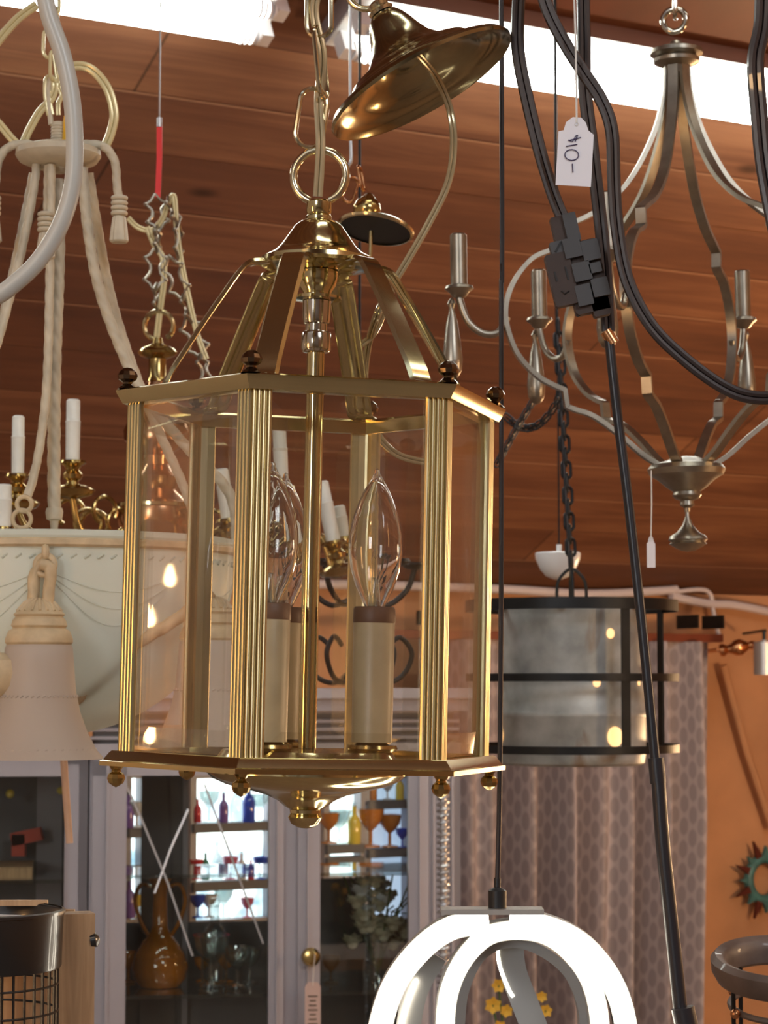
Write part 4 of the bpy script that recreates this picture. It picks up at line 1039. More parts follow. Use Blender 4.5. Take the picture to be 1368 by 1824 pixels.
wf = WF(); wo_ = A(130, 1990, MY+.02); s = (MY+.02)/F
wf.p = lambda dx, d, y: wo_+Vector((dx*s, d*s, (hh(y)-hh(1990))*s))-k_.o
wf.b = lambda mb, n_, m_, smooth=38: mb.build(n_, m_, k_.root, smooth=smooth)
wf.b(MB().box(wf.p(0, 0, 1810), (62*s, 50*s, 360*s), Matrix.Rotation(R(18), 3, 'Z')), 'oak_post', 'oak', smooth=0)
wf.b(MB().lathe([(0, 0), (13*s, 0), (13*s, 9*s), (6*s, 14*s), (0, 15*s)], wf.p(30, -8, 1674), Matrix.Rotation(R(80), 3, 'Y'), n=14), 'bolt_head', 'drum_black')
wf.b(MB().box(wf.p(-100, 60, 1614), (86*s, 12*s, 10*s)), 'oak_rail', 'oak', smooth=0)
wf.b(MB().box(wf.p(-96, 150, 1850), (150*s, 14*s, 420*s)), 'oak_back', 'oak', smooth=0)

# =============== round iron hoop fitting, bottom right ===============
HY = 1.9
hf = Fx('hoop_chandelier', 1392, 1990, HY, 'dark weathered round hoop chandelier at the bottom right edge', 'chandelier', rot=(R(11), 0, 0))
s = hf.s
hp = MB()
pr = [(108, 1694), (120, 1690), (128, 1700), (126, 1720), (116, 1738), (106, 1742), (98, 1735), (98, 1712), (102, 1700), (108, 1694)]
hf.b(MB().lathe(hf.prof(pr), n=64), 'wooden_hoop', 'rustwood')
hf.b(MB().torus(hf.p(0, 0, 1782), 92*s, 6*s, ax=(0, 0, 1), n=48, m=8), 'lower_ring', 'rustwood')
for a in (200, 250, 300, 340, 40, 130):
    hf.b(MB().tube([hf.pol(100, R(a), 1738), hf.pol(92, R(a), 1990)], 4*s), 'hoop_rod', 'iron')
    hf.b(MB().ball(hf.pol(104, R(a+8), 1780), 9*s, 12), 'hoop_knob', 'copper')

# =============== display cabinet with glass doors ===============
CA = R(8); ce = Vector((cos(CA), sin(CA), 0)); cn_ = Vector((sin(CA), -cos(CA), 0)); Mc = Matrix((ce, -cn_, Z)).transposed()
cp0 = A(490, 1400, 5.1); cp0.z = 0
def cab(px, dep=0):
    """t along the cabinet front that shows at column px"""
    u_ = (px-684)/F
    q = cp0-cn_*dep
    f = lambda t: (q+ce*t).x-u_*((q+ce*t).y*CT+(1.6-CZ)*ST)
    lo, hi = -4, 4
    for _ in range(50):
        m = (lo+hi)/2
        if f(m) < 0: lo = m
        else: hi = m
    return lo
def zat(py, Y=5.1): return A(600, py, Y).z
dc = thing('display_cabinet', cp0, 'pale lavender-grey display cabinet with two glass doors crossed by thin silvery strips', 'cabinet')
def cbox(x0, x1, z0, z1, d0, d1, name, mat, parent=None, sm=0):
    c = ce*((x0+x1)/2)+Z*((z0+z1)/2)-cn_*((d0+d1)/2)
    return MB().box(c, (x1-x0, abs(d1-d0), z1-z0), Mc).build(name, mat, parent or dc, smooth=sm)
X0, X1 = cab(160), cab(820)
zt, zb, zg = zat(1226), .0, zat(1352)
DP = .36
mb = MB()
def cb(x0, x1, z0, z1, d0, d1): mb.box(ce*((x0+x1)/2)+Z*((z0+z1)/2)-cn_*((d0+d1)/2), (x1-x0, abs(d1-d0), z1-z0), Mc)
cb(X0, X0+.035, 0, zg+.03, .0, DP); cb(X1-.035, X1, 0, zg+.03, 0, DP); cb(X0, X1, 0, .5, .02, DP)
cb(cab(500), cab(534), 0, zg+.03, 0, .03); cb(cab(328, .3), cab(338, .3), 0, zg, DP-.02, DP)
cb(cab(760), X1, .0, zg+.03, 0, .03)
for q in (770, 786, 803): cb(cab(q), cab(q)+.006, .4, zg, -.008, 0)
mb.build('carcass', 'cabinet', dc, smooth=0)
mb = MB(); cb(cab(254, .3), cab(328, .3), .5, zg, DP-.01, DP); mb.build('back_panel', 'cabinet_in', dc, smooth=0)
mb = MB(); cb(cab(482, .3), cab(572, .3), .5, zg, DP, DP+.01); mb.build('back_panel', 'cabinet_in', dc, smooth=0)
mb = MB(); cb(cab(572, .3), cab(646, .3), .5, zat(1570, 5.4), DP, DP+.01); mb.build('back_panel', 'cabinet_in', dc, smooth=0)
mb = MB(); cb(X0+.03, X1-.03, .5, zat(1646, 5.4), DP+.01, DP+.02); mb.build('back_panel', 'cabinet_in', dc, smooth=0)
mb = MB(); cb(X0-.03, X1+.03, zt-.022, zt, -.05, DP+.02); cb(X0-.015, X1+.015, zt-.05, zt-.022, -.03, DP); cb(X0, X1, zg-.0, zg+.035, -.012, DP)
mb.build('cornice', 'cabinet', dc, smooth=0)
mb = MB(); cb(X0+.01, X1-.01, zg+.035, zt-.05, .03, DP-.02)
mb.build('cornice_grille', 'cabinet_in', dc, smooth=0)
mb = MB()
for q in (.048, .066, .084, .105): cb(X0, X1, zg+q-.004, zg+q+.003, .012, .034)
mb.build('cornice_slats', 'cabinet', dc, smooth=0)
def door(xa, xb, st, knob_px, nm):
    m_ = MB(); z0, z1 = .5, zg
    def q(x0, x1, a, b, d0=-.012, d1=.015): m_.box(ce*((x0+x1)/2)+Z*((a+b)/2)-cn_*((d0+d1)/2), (x1-x0, abs(d1-d0), b-a), Mc)
    q(xa, xa+st[0], z0, z1); q(xb-st[1], xb, z0, z1); q(xa, xb, z1-.035, z1); q(xa, xb, z0, z0+.06)
    q(xa+st[0]*.4, xa+st[0]*.5, z0, z1, -.02, -.012); q(xb-st[1]*.5, xb-st[1]*.4, z0, z1, -.02, -.012)
    d_ = m_.build('door', 'cabinet', dc, smooth=0)
    m_ = MB(); q(xa+st[0], xb-st[1], z0+.06, z1-.035, 0, .004); m_.build('door_pane', 'cab_glass', d_, smooth=0)
    if knob_px:
        kc = ce*(xa+.03)+Z*zat(1702)+cn_*.014; Mk = Matrix.Rotation(PI/2, 3, 'X')
        MB().lathe([(0, 0), (.006, 0), (.006, .012), (.018, .018), (.021, .026), (.016, .036), (0, .04)], kc, Mk, 20).build('knob', 'brass_old', d_)
    return d_
dA = door(cab(165), cab(505), (.075, .033), None, 'a'); dB = door(cab(530), cab(762), (.05, .045), 1, 'b')
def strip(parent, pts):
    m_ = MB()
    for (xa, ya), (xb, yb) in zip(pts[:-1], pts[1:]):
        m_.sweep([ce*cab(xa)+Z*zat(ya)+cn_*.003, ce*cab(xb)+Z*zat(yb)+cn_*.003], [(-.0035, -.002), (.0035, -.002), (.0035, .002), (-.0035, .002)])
    m_.build('diagonal_strip', 'aluminium', parent, smooth=0)  # thin silvery strips slanting across the door glass
strip(dA, [(214, 1372), (252, 1455), (300, 1570), (345, 1700)]); strip(dA, [(336, 1440), (305, 1510), (277, 1588)]); strip(dA, [(364, 1396), (420, 1545), (470, 1680)])
sh = MB()
for yy in (1553, 1762):
    z_ = zat(yy, 5.25); sh.box(ce*((X0+X1)/2)+Z*z_-cn_*(DP/2+.02), (X1-X0-.08, DP-.07, .008), Mc)
    o_ = sh.build('glass_shelf', 'ware_glass', dc, smooth=0); sh = MB()
zs2 = zat(1762, 5.25)+.004; zs1 = zat(1553, 5.25)+.004
# left neighbour cabinet
dc2 = thing('display_cabinet', cp0+ce*(X0-.03), 'pale lavender-grey display cabinet cut off by the left picture edge', 'cabinet')
mb = MB(); o2 = X0-.03
def c2b(x0, x1, z0, z1, d0, d1): mb.box(ce*((x0+x1)/2-o2)+Z*((z0+z1)/2)-cn_*((d0+d1)/2), (x1-x0, abs(d1-d0), z1-z0), Mc)
Xa, Xb = cab(-330), cab(157)
c2b(Xa, Xb, zt-.12, zt-.1, -.04, DP); c2b(Xa, Xb, zg-.01, zt-.12, 0, DP); c2b(Xa, Xb, 0, .5, 0, DP); c2b(Xb-.05, Xb, 0, zg, 0, .03); c2b(Xb-.02, Xb, 0, zg, 0, DP); c2b(cab(66, .3), cab(112, .3), 0, zg, DP-.02, DP); c2b(Xa, Xa+.04, 0, zg, 0, DP)
mb.build('carcass', 'cabinet', dc2, smooth=0)
mb = MB(); c2b(Xa, Xb-.02, .5, zg, DP, DP+.01); mb.build('back_panel', 'cabinet_in', dc2, smooth=0)
mb = MB()
c2b(cab(118), Xb-.05, .5, zg, -.012, .012); c2b(Xa+.04, Xb-.05, zg-.035, zg, -.012, .012)
dd = mb.build('door', 'cabinet', dc2, smooth=0)
mb = MB(); c2b(Xa+.06, cab(118), .5, zg-.03, 0, .004); mb.build('door_pane', 'cab_glass', dd, smooth=0)
mb = MB(); c2b(Xa+.04, Xb-.03, zat(1562, 5.2)-.004, zat(1562, 5.2)+.004, .05, DP-.02); mb.build('glass_shelf', 'ware_glass', dc2, smooth=0)
mb = MB(); c2b(Xa+.3, Xb-.12, zat(1562, 5.2)+.004, zat(1540, 5.2), .1, DP-.06); mb.build('wooden_tray', 'oak', dc2, smooth=0)

# amber vase, flowers and glassware inside
def cpt(px, dep, z):
    q = cp0-cn_*dep+ce*cab(px, dep); q.z = z; return q
vb = cpt(287, .2, zs2); S5 = 5.3/F
va = thing('amber_vase', vb, 'tall two-handled amber glass vase on the cabinet shelf', 'vase')
prv = [(0, 0), (36, 1), (46, 14), (50, 34), (44, 58), (30, 78), (18, 92), (14, 104), (13, 130), (12, 160), (14, 176), (20, 186), (19, 187), (12, 178), (9, 160), (0, 158)]
MB().lathe([(r*S5, z*S5) for r, z in prv], n=40).build('vase_body', 'amber', va)
for sx in (-1, 1):
    MB().tube(cr([Vector((sx*x*S5, 0, z*S5)) for x, z in ((13, 172), (34, 176), (44, 150), (36, 118), (22, 92), (14, 88))], 6), 3.6*S5, 8).build('vase_handle', 'amber', va)
fb = cpt(672, .2, zat(1640, 5.3))
fv = thing('flower_bouquet', cpt(672, .2, zs2), 'cream silk flower bouquet in a glass vase behind the right cabinet door', 'flowers')
dz = Z*(zat(1690, 5.3)-zs2)
MB().lathe([(0, 0), (.03, 0), (.035, .03), (.026, .09), (.034, .115), (.030, .115), (.022, .09), (0, .08)], n=24).build('vase', 'ware_glass', fv)
for k in range(26):
    a = random.uniform(0, 2*PI); r_ = random.uniform(0, .078); hz = random.uniform(.09, .235)-r_*.4
    c0 = Vector((r_*cos(a), r_*sin(a)*.7, hz)); m_ = MB()
    for q in range(9):
        b_ = 2*PI*q/9; tl_ = .5+.3*(q % 2); n_ = Vector((cos(b_)*tl_, sin(b_)*tl_, .6)).normalized(); t_ = Vector((-sin(b_), cos(b_), 0)); w_ = .016
        p = c0; e_ = c0+n_*.036
        m_.add([p, e_*.55+p*.45+t_*w_*1.2, e_, e_*.55+p*.45-t_*w_*1.2, e_*.5+p*.5+Vector((0, 0, -.003))], [(0, 1, 4), (1, 2, 4), (2, 3, 4), (3, 0, 4)])
    m_.ball(c0+Vector((0, 0, .006)), .014, 8)
    m_.build('blossom', 'flower_cream' if k % 5 else 'white_ware', fv, smooth=0)
m_ = MB()
for k in range(12):
    a = random.uniform(0, 2*PI); m_.tube([Vector((0, 0, .02)), Vector((.05*cos(a), .04*sin(a), .16)), Vector((.085*cos(a), .06*sin(a), random.uniform(.14, .27)))], .0022, 5)
m_.build('stems', 'leaf', fv)
# glassware: goblets, bottles, cups on the shelves
def goblet(base, mat, k, label, group=None, name='goblet'):
    t = thing(name, base, label, 'glassware', group)
    P0 = [(0, 0), (16, 1), (15, 4), (3, 7), (3, 26), (10, 32), (19, 44), (22, 60), (20, 60), (17, 45), (8, 34), (0, 32)]
    MB().lathe([(r*k*S5, z*k*S5) for r, z in P0], n=24).build('bowl', mat, t); return t
def bottle(base, mat, k, label, group=None):
    t = thing('glass_bottle', base, label, 'glassware', group)
    P0 = [(0, 0), (11, 0), (12, 3), (12, 38), (9, 46), (4, 52), (4, 66), (5, 68), (0, 68)]
    MB().lathe([(r*k*S5, z*k*S5) for r, z in P0], n=20).build('bottle_body', mat, t)
    MB().lathe([(0, 67*k*S5), (4.5*k*S5, 67*k*S5), (4.5*k*S5, 74*k*S5), (0, 75*k*S5)], n=12).build('stopper', 'ware_glass', t); return t
rows = [(378, .18, 'ware_glass', 1.5, 'tall clear goblet left of the cabinet centre post'), (405, .26, 'orange_glass', .85, 'small amber goblet among clear glasses beside the amber vase'), (425, .15, 'ware_glass', 1.2, 'clear stemmed glass in front of the amber goblets'), (362, .28, 'orange_glass', .7, 'low amber goblet nearest the two-handled vase'), (447, .24, 'ware_glass', 1.0, 'short clear glass beside the cabinet centre post'), (232, .28, 'orange_glass', .9, 'amber goblet behind the two-handled vase on its left'), (590, .2, 'brown_ware', .8, 'small brown goblet below the flower bouquet')]
for px, dp_, m_, k, lb in rows: goblet(cpt(px, dp_, zs2), m_, k, lb)
bottle(cpt(384, .24, zs2), 'ware_glass', 2.0, 'tall clear decanter behind the left cabinet door')

# =============== added lit windows standing for reflections in the cabinet glass, glassware in front ===============
def wallpt(px, py, off=0):
    return A(px, py, wall_y(px, off))
def wbox(pa, pb, z0, z1, th, off, name, mat, parent=None, o=Vector((0, 0, 0))):
    a_, b_ = wallpt(pa, 1500, off), wallpt(pb, 1500, off); c = (a_+b_)/2; c.z = (z0+z1)/2
    Mw = Matrix((DV, -NV, Z)).transposed()
    return MB().box(c-o, ((b_-a_).length, th, z1-z0), Mw).build(name, mat, parent, smooth=0)
def zw(py, px=550): return wallpt(px, py).z
win = []
def window(n, pa, pb, ya, yb, bars_v, bars_h, pane='daylight'):
    o = wallpt((pa+pb)/2, yb, .03)
    r_ = bpy.data.objects.new('window_%d' % n, None); COL.objects.link(r_); r_.location = o; struct(r_)
    z1, z0 = zw(ya, (pa+pb)/2), zw(yb, (pa+pb)/2)
    wbox(pa, pb, z0, z1, .006, .03, 'window_pane', pane, r_, o)
    for (p, q, a_, b_) in ((pa-6, pa+5, z0-.01, z1+.01), (pb-5, pb+6, z0-.01, z1+.01)): wbox(p, q, a_, b_, .05, .05, 'window_frame', 'cabinet', r_, o)
    for (a_, b_) in ((z0-.02, z0+.012), (z1-.012, z1+.02)): wbox(pa-6, pb+6, a_, b_, .05, .05, 'window_frame', 'cabinet', r_, o)
    for p in bars_v: wbox(p-3, p+3, z0, z1, .03, .045, 'mullion', 'cabinet_in', r_, o)
    for q in bars_h: z_ = zw(q, (pa+pb)/2); wbox(pa, pb, z_-.012, z_+.012, .06, .06, 'window_shelf', 'cabinet_in', r_, o)
m, nt, b = newmat('daylight')
tc = N(nt, 'ShaderNodeTexCoord'); nz = N(nt, 'ShaderNodeTexNoise', Scale=9.0, Detail=3.0); nt.links.new(tc.outputs['Object'], nz.inputs['Vector'])
rr = N(nt, 'ShaderNodeValToRGB'); el = rr.color_ramp.elements; el[0].position = .35; el[0].color = (.10, .22, .30, 1); el[1].position = .56; el[1].color = (.88, .97, 1, 1)
nt.links.new(nz.outputs[0], rr.inputs[0]); nt.links.new(rr.outputs[0], b.inputs['Emission Color']); b.inputs['Emission Strength'].default_value = 3.2
emis('daylight_blue', (.50, .68, .95), .75)
window(1, 338, 478, 1376, 1640, (), (1470, 1572))
window(2, 575, 640, 1376, 1560, (), (1508, 1530))
window(3, 648, 725, 1376, 1640, (), (1430, 1515), 'daylight_blue')
window(4, 222, 250, 1376, 1640, (), (1480,))
cols = {'blue': 'blue_glass', 'red': 'red_glass', 'pink': 'pink_glass', 'yellow': 'yellow_glass', 'green': 'green_glass', 'purple': 'purple_glass', 'amber': 'orange_glass', 'clear': 'ware_glass', 'white': 'white_ware'}
def onw(px, py, off=.075): p = wallpt(px, py, off); return p
shelves = {1: (1470, 1572, 1640), 2: (1508,), 3: (1430, 1515), 4: (1480, 1640)}
items = [(352, 1470, 'red', 'b', .7), (372, 1470, 'clear', 'g', 1.1), (398, 1470, 'purple', 'b', .9), (420, 1470, 'clear', 'b', 1.2), (443, 1470, 'blue', 'b', 1.15), (462, 1470, 'clear', 'g', 1.0),
         (350, 1572, 'red', 'g', .7), (366, 1572, 'green', 'b', .8), (386, 1572, 'clear', 'b', 1.1), (410, 1572, 'pink', 'g', .8), (430, 1572, 'white', 'b', .8), (447, 1572, 'red', 'b', .6), (464, 1572, 'blue', 'g', .8),
         (352, 1640, 'blue', 'g', .8), (372, 1640, 'white', 'g', .8), (398, 1640, 'clear', 'g', 1.0), (440, 1640, 'pink', 'g', .7),
         (586, 1508, 'amber', 'g', 1.1), (604, 1508, 'clear', 'g', 1.2), (631, 1508, 'yellow', 'b', 1.2),
         (660, 1515, 'amber', 'g', 1.4), (694, 1515, 'amber', 'g', 1.2), (716, 1515, 'blue', 'g', .7), (665, 1430, 'amber', 'b', .7), (690, 1430, 'white', 'g', .7), (712, 1430, 'yellow', 'b', .8),
         (228, 1480, 'purple', 'b', 1.0), (243, 1480, 'white', 'g', .9), (230, 1640, 'purple', 'b', 1.1), (244, 1640, 'yellow', 'g', .8)]
wn_ = {1: 'tall middle added window', 2: 'narrow bright added window', 3: 'blue-lit added window', 4: 'far left added window'}
for px, py, cl_, kind, k in items:
    p = onw(px, py-5); w_ = 1 if 338 < px < 478 else 2 if 570 < px < 645 else 3 if px > 645 else 4
    lev = {1470: 'upper', 1572: 'middle', 1640: 'bottom', 1508: 'single', 1515: 'lower', 1430: 'upper', 1480: 'upper'}[py]
    nx = [i for i in items if i[1] == py and abs(i[0]-px) < 45 and i[0] < px]
    near = (', just right of a %s piece' % nx[-1][2]) if nx else ', at its left end'
    lb = '%s %s, %s shelf, %s%s' % (cl_, 'bottle' if kind == 'b' else 'goblet', lev, wn_[w_], near)
    (bottle if kind == 'b' else goblet)(p, cols[cl_], k*.98, lb)

# coral piece in the left cabinet, pinkish rod
o_ = MB().box(A(48, 1490, 5.3), (.07, .03, .03), Matrix.Rotation(R(-12), 3, 'Y'))
o_.box(A(34, 1505, 5.3), (.03, .03, .05)); cp = o_.build('ornament', 'coral', origin=A(45, 1505, 5.3)); tag(cp, 'coral red ornament inside the left cabinet', 'ornament')
for (x, y, r_, lb) in ((18, 1414, 8, 'small orange bauble near the left edge of the left cabinet'), (108, 1408, 7, 'small orange bauble beside the cabinet door post')):
    o_ = MB().ball((0, 0, 0), r_*S5, 14); o_.v = [v+A(x, y, 5.25) for v in o_.v]; q = o_.build('bauble', 'yellow_glass', origin=A(x, y, 5.25)); tag(q, lb, 'ornament')
wr_ = MB().tube([A(113, 1345, 2.3), A(118, 1420, 2.3), A(124, 1502, 2.3)], 6.5*2.3/F, 10).build('wooden_rod', 'wood_rod', origin=A(124, 1502, 2.3)); tag(wr_, 'thin pinkish wooden rod hanging below the front bell shade', 'rod')
# pink tag on the cabinet knob
S5b = 5.0/F
pt = thing('price_tag', A(557, 1836, 5.0), 'pinkish price tag hanging from the cabinet door knob', 'price tag')
MB().prism([Vector((x*S5b, 0, y*S5b)) for x, y in ((-14, 0), (-14, 76), (-9, 84), (9, 84), (14, 76), (14, 0))], (0, .001, 0)).build('card', 'paper_pink', pt, smooth=0)
mb = MB()
for k in range(7): mb.box(Vector((0, -.0006, (12+8*k)*S5b)), ((17-3*(k % 3))*S5b, .0006, 2.4*S5b))
mb.build('printed_lines', 'brown_ware', pt, smooth=0)
MB().tube([Vector((0, -.0005, 78*S5b)), Vector((2*S5b, -.012, 110*S5b)), Vector((4*S5b, -.02, 134*S5b))], .001, 6).build('string', 'string', pt)
# spiral metal rod in front of the cabinet side
sp = thing('spiral_rod', Vector((A(790, 1640, 4.6).x, 4.6, 0)), 'silvery spiral twisted rod standing in front of the cabinet side panel', 'rod')
s4 = 4.6/F; mb = MB(); z0_ = 0; L_ = A(790, 1372, 4.6).z
mb.tube([Vector((0, 0, 0)), Vector((0, 0, L_))], 6*s4, 10); mb.build('rod_core', 'aluminium', sp)
n_ = 130*12; mb = MB(); mb.tube([Vector((9*s4*cos(2*PI*k/12), 9*s4*sin(2*PI*k/12), L_*k/n_)) for k in range(n_+1)], 3*s4, 6); mb.build('rod_spiral', 'aluminium', sp)

# =============== curtain ===============
def curtain(pa, pb, ytop, off, label):
    a_, b_ = wallpt(pa, 1500, off), wallpt(pb, 1500, off); L_ = (b_-a_).length; zt_ = A(1150, ytop, wall_y(1150)-off).z
    nx, nz = 360, 40; vs = []; uvs = []
    org = a_.copy(); org.z = .05
    tot = 0; prev = None
    for i in range(nx+1):
        t = i/nx; ph = t*L_*2*PI/.155
        w_ = .085*sin(ph+1.2*sin(ph*.37))+.028*sin(ph*2.3+1)
        p2 = (t*L_, w_)
        if prev: tot += math.hypot(p2[0]-prev[0], p2[1]-prev[1])
        prev = p2
        for k in range(nz+1):
            v = k/nz; z = zt_*v+.05*(1-v)
            am = .55+.6*(1-v); ty = 0
            gather = 0
            xx = t*L_-(.06*t*max(0, 1-v*1.35))*1.6
            vs.append(DV*xx+NV*(w_*am)+Z*(z-.05)); uvs.append((tot, z))
    fs = [(i*(nz+1)+k, (i+1)*(nz+1)+k, (i+1)*(nz+1)+k+1, i*(nz+1)+k+1) for i in range(nx) for k in range(nz)]
    me = bpy.data.meshes.new('curtain'); me.from_pydata([tuple(v) for v in vs], [], fs)
    uvl = me.uv_layers.new(name='UVMap')
    for lp_ in me.loops: u_, v_ = uvs[lp_.vertex_index]; uvl.data[lp_.index].uv = (v_, u_)
    me.polygons.foreach_set('use_smooth', [True]*len(me.polygons)); me.materials.append(MATS['curtain_fabric'])
    o = bpy.data.objects.new('curtain', me); COL.objects.link(o); o.location = org
    tag(o, label, 'curtain'); return o
curtain(742, 1283, 1143, .22, 'mauve-grey honeycomb patterned curtain hanging in long folds')
a_, b_ = wallpt(650, 1136, .22), wallpt(1284, 1136, .22); zz = A(1200, 1137, wall_y(1200)-.2).z
a_.z = b_.z = zz
o_ = MB().sweep([a_-a_, b_-a_], [(-.012, -.012), (.012, -.012), (.012, .012), (-.012, .012)]); cr2 = thing('curtain_rod', a_, 'red-brown curtain rail over the honeycomb curtain', 'curtain rail'); o_.build('rail', 'redwood', cr2, smooth=0)
for px in (1225, 1270, 760): p = wallpt(px, 1100, .16); p.z = zz+.05; MB().box(p-a_, (.007, .10, .04), Matrix((DV, -NV, Z)).transposed()).build('rail_bracket', 'iron', cr2, smooth=0)
# conduit along the top of the wall, with its drop
cd = [wallpt(620, 1044, .05)]; cd[0].z = A(740, 1046, wall_y(740)).z
z_c = W0.z-.03
P_ = []
for px, py in ((560, 1040), (740, 1044), (905, 1050), (1050, 1058), (1180, 1052), (1205, 1050)): p = wallpt(px, py, .06); P_.append(p)
o_ = MB().tube(cr(P_, 5), .0135, 10).build('conduit_pipe', 'conduit', origin=P_[0]); tag(o_, 'long pale conduit pipe along the top of the back wall', 'pipe')
P_ = [wallpt(x, y, .06) for x, y in ((1190, 1056), (1245, 1050), (1265, 1058), (1270, 1085), (1280, 1130))]
o_ = MB().tube(cr(P_, 5), .007, 8).build('white_cable', 'conduit', origin=P_[0]); tag(o_, 'thin white cable bending down at the end of the conduit pipe', 'cable')
P_ = [wallpt(x, y, .06) for x, y in ((1195, 1062), (1260, 1075), (1310, 1078), (1400, 1096))]
o_ = MB().tube(cr(P_, 5), .013, 8).build('white_cable', 'conduit', origin=P_[0]); tag(o_, 'pale cable running right along the wall top to the picture edge', 'cable')
# copper finial, small grey shade, leaning stick, sun ornament
WY = wall_y(1290)-.25
cf = thing('wall_finial', A(1288, 1158, WY), 'copper turned finial at the right end of the curtain rail', 'finial'); s6 = WY/F
MB().lathe([(r*s6, z*s6) for r, z in ((0, -8), (10, -6), (12, 0), (7, 8), (9, 14), (14, 22), (15, 32), (10, 40), (6, 46), (8, 52), (3, 64), (0, 66))], (0, 0, 0), Matrix.Rotation(R(80), 3, 'Y'), 20).build('finial_body', 'copper', cf)
MB().tube([Vector((-8*s6, 0, 0)), Vector((-10*s6, .05, 0)), Vector((-10*s6, .22, 0))], 4*s6, 8).build('finial_bracket', 'copper', cf)
ls = thing('wall_lamp', A(1362, 1202, WY-.3), 'small grey cylinder wall lamp at the right picture edge', 'wall lamp')
s6 = (WY-.3)/F
MB().lathe([(r*s6, z*s6) for r, z in ((16, 0), (19, 0), (19, 58), (6, 60), (6, 62), (0, 62))], n=28).build('lamp_shade', 'aluminium', ls)
MB().tube([Vector((0, 0, 60*s6)), Vector((0, 0, 75*s6)), Vector((.02, .1, 80*s6)), Vector((.02, .5, 80*s6))], 3*s6, 8).build('lamp_arm', 'iron', ls)
P_ = [wallpt(1288, 1185, .05), wallpt(1330, 1340, .05), wallpt(1375, 1475, .05)]
o_ = MB().tube(P_, .012, 8).build('wall_batten', 'wall_orange', origin=P_[-1]); tag(o_, 'slanting batten on the orange wall right of the curtain', 'batten')
so_ = wallpt(1362, 1566, .05)
sn = thing('sun_ornament', so_, 'turquoise metal sun face ornament on the orange wall', 'wall ornament'); s7 = wall_y(1362)/F
mb = MB(); mb.torus((0, 0, 0), 36*s7, 9*s7, ax=NV, n=36, m=10); mb.build('sun_ring', 'turquoise', sn)
for k in range(16):
    a = 2*PI*k/16; e_ = DV*cos(a)+Z*sin(a); t_ = -DV*sin(a)+Z*cos(a); r1 = (72 if k % 2 else 58)*s7
    mb = MB(); mb.prism([e_*40*s7+t_*7*s7, e_*r1, e_*40*s7-t_*7*s7], NV*.012); mb.build('sun_ray', 'turquoise' if k % 2 == 0 else 'red_iron', sn, smooth=0)
# yellow blossoms low behind the LED lamp
yf = thing('yellow_flowers', A(900, 1900, 4.0), 'yellow artificial blossoms seen through the LED loops', 'flowers'); s8 = 4.0/F
for (x, y, r_) in ((888, 1755, 15), (878, 1790, 18), (902, 1800, 14), (965, 1775, 12), (972, 1800, 14), (890, 1830, 16)):
    c0 = A(x, y, 4.0)-yf.location; mb = MB()
    for q in range(6):
        b_ = 2*PI*q/6+x; e_ = Vector((cos(b_), -.5, sin(b_))).normalized(); t_ = Vector((-sin(b_), 0, cos(b_)))
        mb.add([c0, c0+e_*r_*.6*s8+t_*r_*.35*s8, c0+e_*r_*s8, c0+e_*r_*.6*s8-t_*r_*.35*s8, c0+e_*r_*.6*s8+Vector((0, .004, 0))], [(0, 1, 2, 3), (0, 1, 4), (1, 2, 4), (2, 3, 4), (3, 0, 4)])
    mb.build('blossom', 'flower_yellow', yf, smooth=0)
mb = MB()
for (x, y) in ((888, 1755), (972, 1800), (878, 1790)): mb.tube([A(x, y, 4.0)-yf.location, A(910, 1960, 4.0)-yf.location], .002, 5)
mb.build('stems', 'leaf', yf)
# shaded lamp stand base for them: a side table out of view
tb_ = thing('side_table', Vector((.28, 4.0, 0)), 'small wooden side table below the yellow blossoms', 'table')
zt2 = A(900, 1965, 4.0).z
MB().box((0, 0, zt2-.02), (.5, .35, .03)).build('tabletop', 'oak', tb_, smooth=0)
for sx in (-1, 1):
    for sy in (-1, 1): MB().box((sx*.22, sy*.14, (zt2-.035)/2), (.03, .03, zt2-.035)).build('leg', 'oak', tb_, smooth=0)

# =============== lamps of the shop, and unseen lights added to them ===============
# lit candle fitting to the left of the lantern: its flames mirror in the left pane
cl = thing('lit_candelabra', Vector((-2.2, 1.665, 1.52)), 'lit three-candle fitting left of the frame, mirrored in the lantern glass', 'chandelier')
for (y_, z_) in ((-.019, .465), (.010, .403), (.027, .400)):
    MB().lathe([(0, 0), (.006, 0), (.006, .07), (0, .072)], (0, y_, z_-.075), n=12).build('candle_tube', 'candle_white', cl)
    MB().lathe([(0, 0), (.005, .003), (.0075, .011), (.0045, .024), (0, .036)], (0, y_, z_), n=12).build('flame_bulb', 'flame', cl)
    MB().tube(cr([Vector((0, -.1, .1)), Vector((0, y_*.7-.03, .12)), Vector((0, y_, .2)), Vector((0, y_, z_-.07))], 5), .005, 8).build('curved_arm', 'brass_old', cl)
q = cl.location+Vector((0, -.1, .1)); MB().tube([Vector((0, -.1, .1)), Vector((0, -.1, ceil_z(q.x, q.y)-cl.location.z))], .003, 8).build('suspension_wire', 'brass_old', cl)
def lamp_obj(loc, r, label, e='warm_bulb', sh=True):
    t = thing('globe_lamp', loc, label, 'pendant lamp')
    MB().ball((0, 0, 0), r, 20).build('globe', e, t)
    MB().lathe([(0, r*.9), (r*.4, r*.9), (r*.4, r*1.3), (0, r*1.4)], n=16).build('lamp_cap', 'brass_old', t)
    MB().tube([Vector((0, 0, r*1.3)), Vector((0, 0, ceil_z(loc.x, loc.y)-loc.z-.01))], .003, 8).build('suspension_wire', 'cord_black', t)
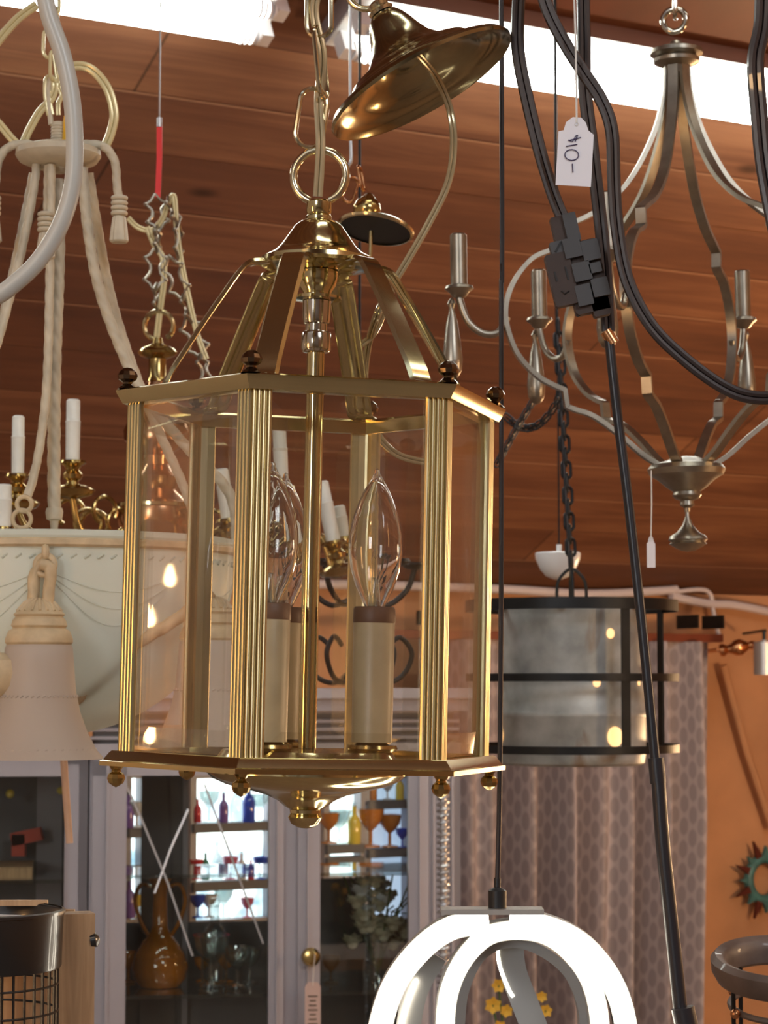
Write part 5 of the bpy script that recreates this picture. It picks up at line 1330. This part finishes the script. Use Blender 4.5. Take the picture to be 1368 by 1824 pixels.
al = thing('amber_lamp', Vector((-1.0, .88, 1.60)), 'tall amber glass cylinder lamp glowing to the left of the lantern', 'pendant lamp')
MB().lathe([(.055, 0), (.06, .01), (.06, .33), (.05, .34), (.05, .33), (.055, .01), (.05, 0)], n=32).build('glass_cylinder', 'amber_shade', al)
MB().lathe([(0, .33), (.05, .335), (.02, .36), (0, .37)], n=24).build('lamp_cap', 'brass_old', al)
MB().tube([Vector((0, 0, .36)), Vector((0, 0, ceil_z(-1.0, .88)-1.62))], .003, 8).build('suspension_wire', 'cord_black', al)
lamp_obj(Vector((1.35, 1.9, 1.75)), .05, 'warm globe lamp on the right beyond the frame')
lamp_obj(Vector((1.9, 4.7, 1.5)), .06, 'warm globe lamp at the far right by the orange wall')
lamp_obj(Vector((-.55, .3, 2.5)), .04, 'added warm globe lamp high on the left near the viewer, for glints')  # unseen lamp added overhead for warm glints
def area(name, loc, look, sx, sy, e, col):
    l = bpy.data.lights.new(name, 'AREA'); l.shape = 'RECTANGLE'; l.size = sx; l.size_y = sy; l.energy = e; l.color = col
    o = bpy.data.objects.new(name, l); COL.objects.link(o); o.location = loc
    o.rotation_euler = (Vector(look)-Vector(loc)).to_track_quat('-Z', 'Y').to_euler(); return o
def spot(name, loc, e, col, r=.12):
    l = bpy.data.lights.new(name, 'POINT'); l.energy = e; l.color = col; l.shadow_soft_size = r
    o = bpy.data.objects.new(name, l); COL.objects.link(o); o.location = loc; return o
spot('added_warm_fill', (1.7, 4.9, 1.55), 60, (1, .62, .32), .1)  # extra point lights added near the warm lamps to strengthen their glow
spot('added_warm_fill', (1.35, 1.9, 1.9), 10, (1, .68, .40), .08)
spot('added_warm_fill', (-1.2, .8, 1.5), 5, (1, .66, .36), .06)
area('added_fill_panel', (-2.9, -4, 2.6), (1, 2.5, 1.4), 2.2, 1.4, 110, (.92, .96, 1))  # unseen fill panels added to brighten the front sides; no window stands here
area('added_fill_panel', (2.4, -2.5, 4.4), (0, 2.5, 1.4), 1.6, 1.2, 70, (.92, .96, 1))
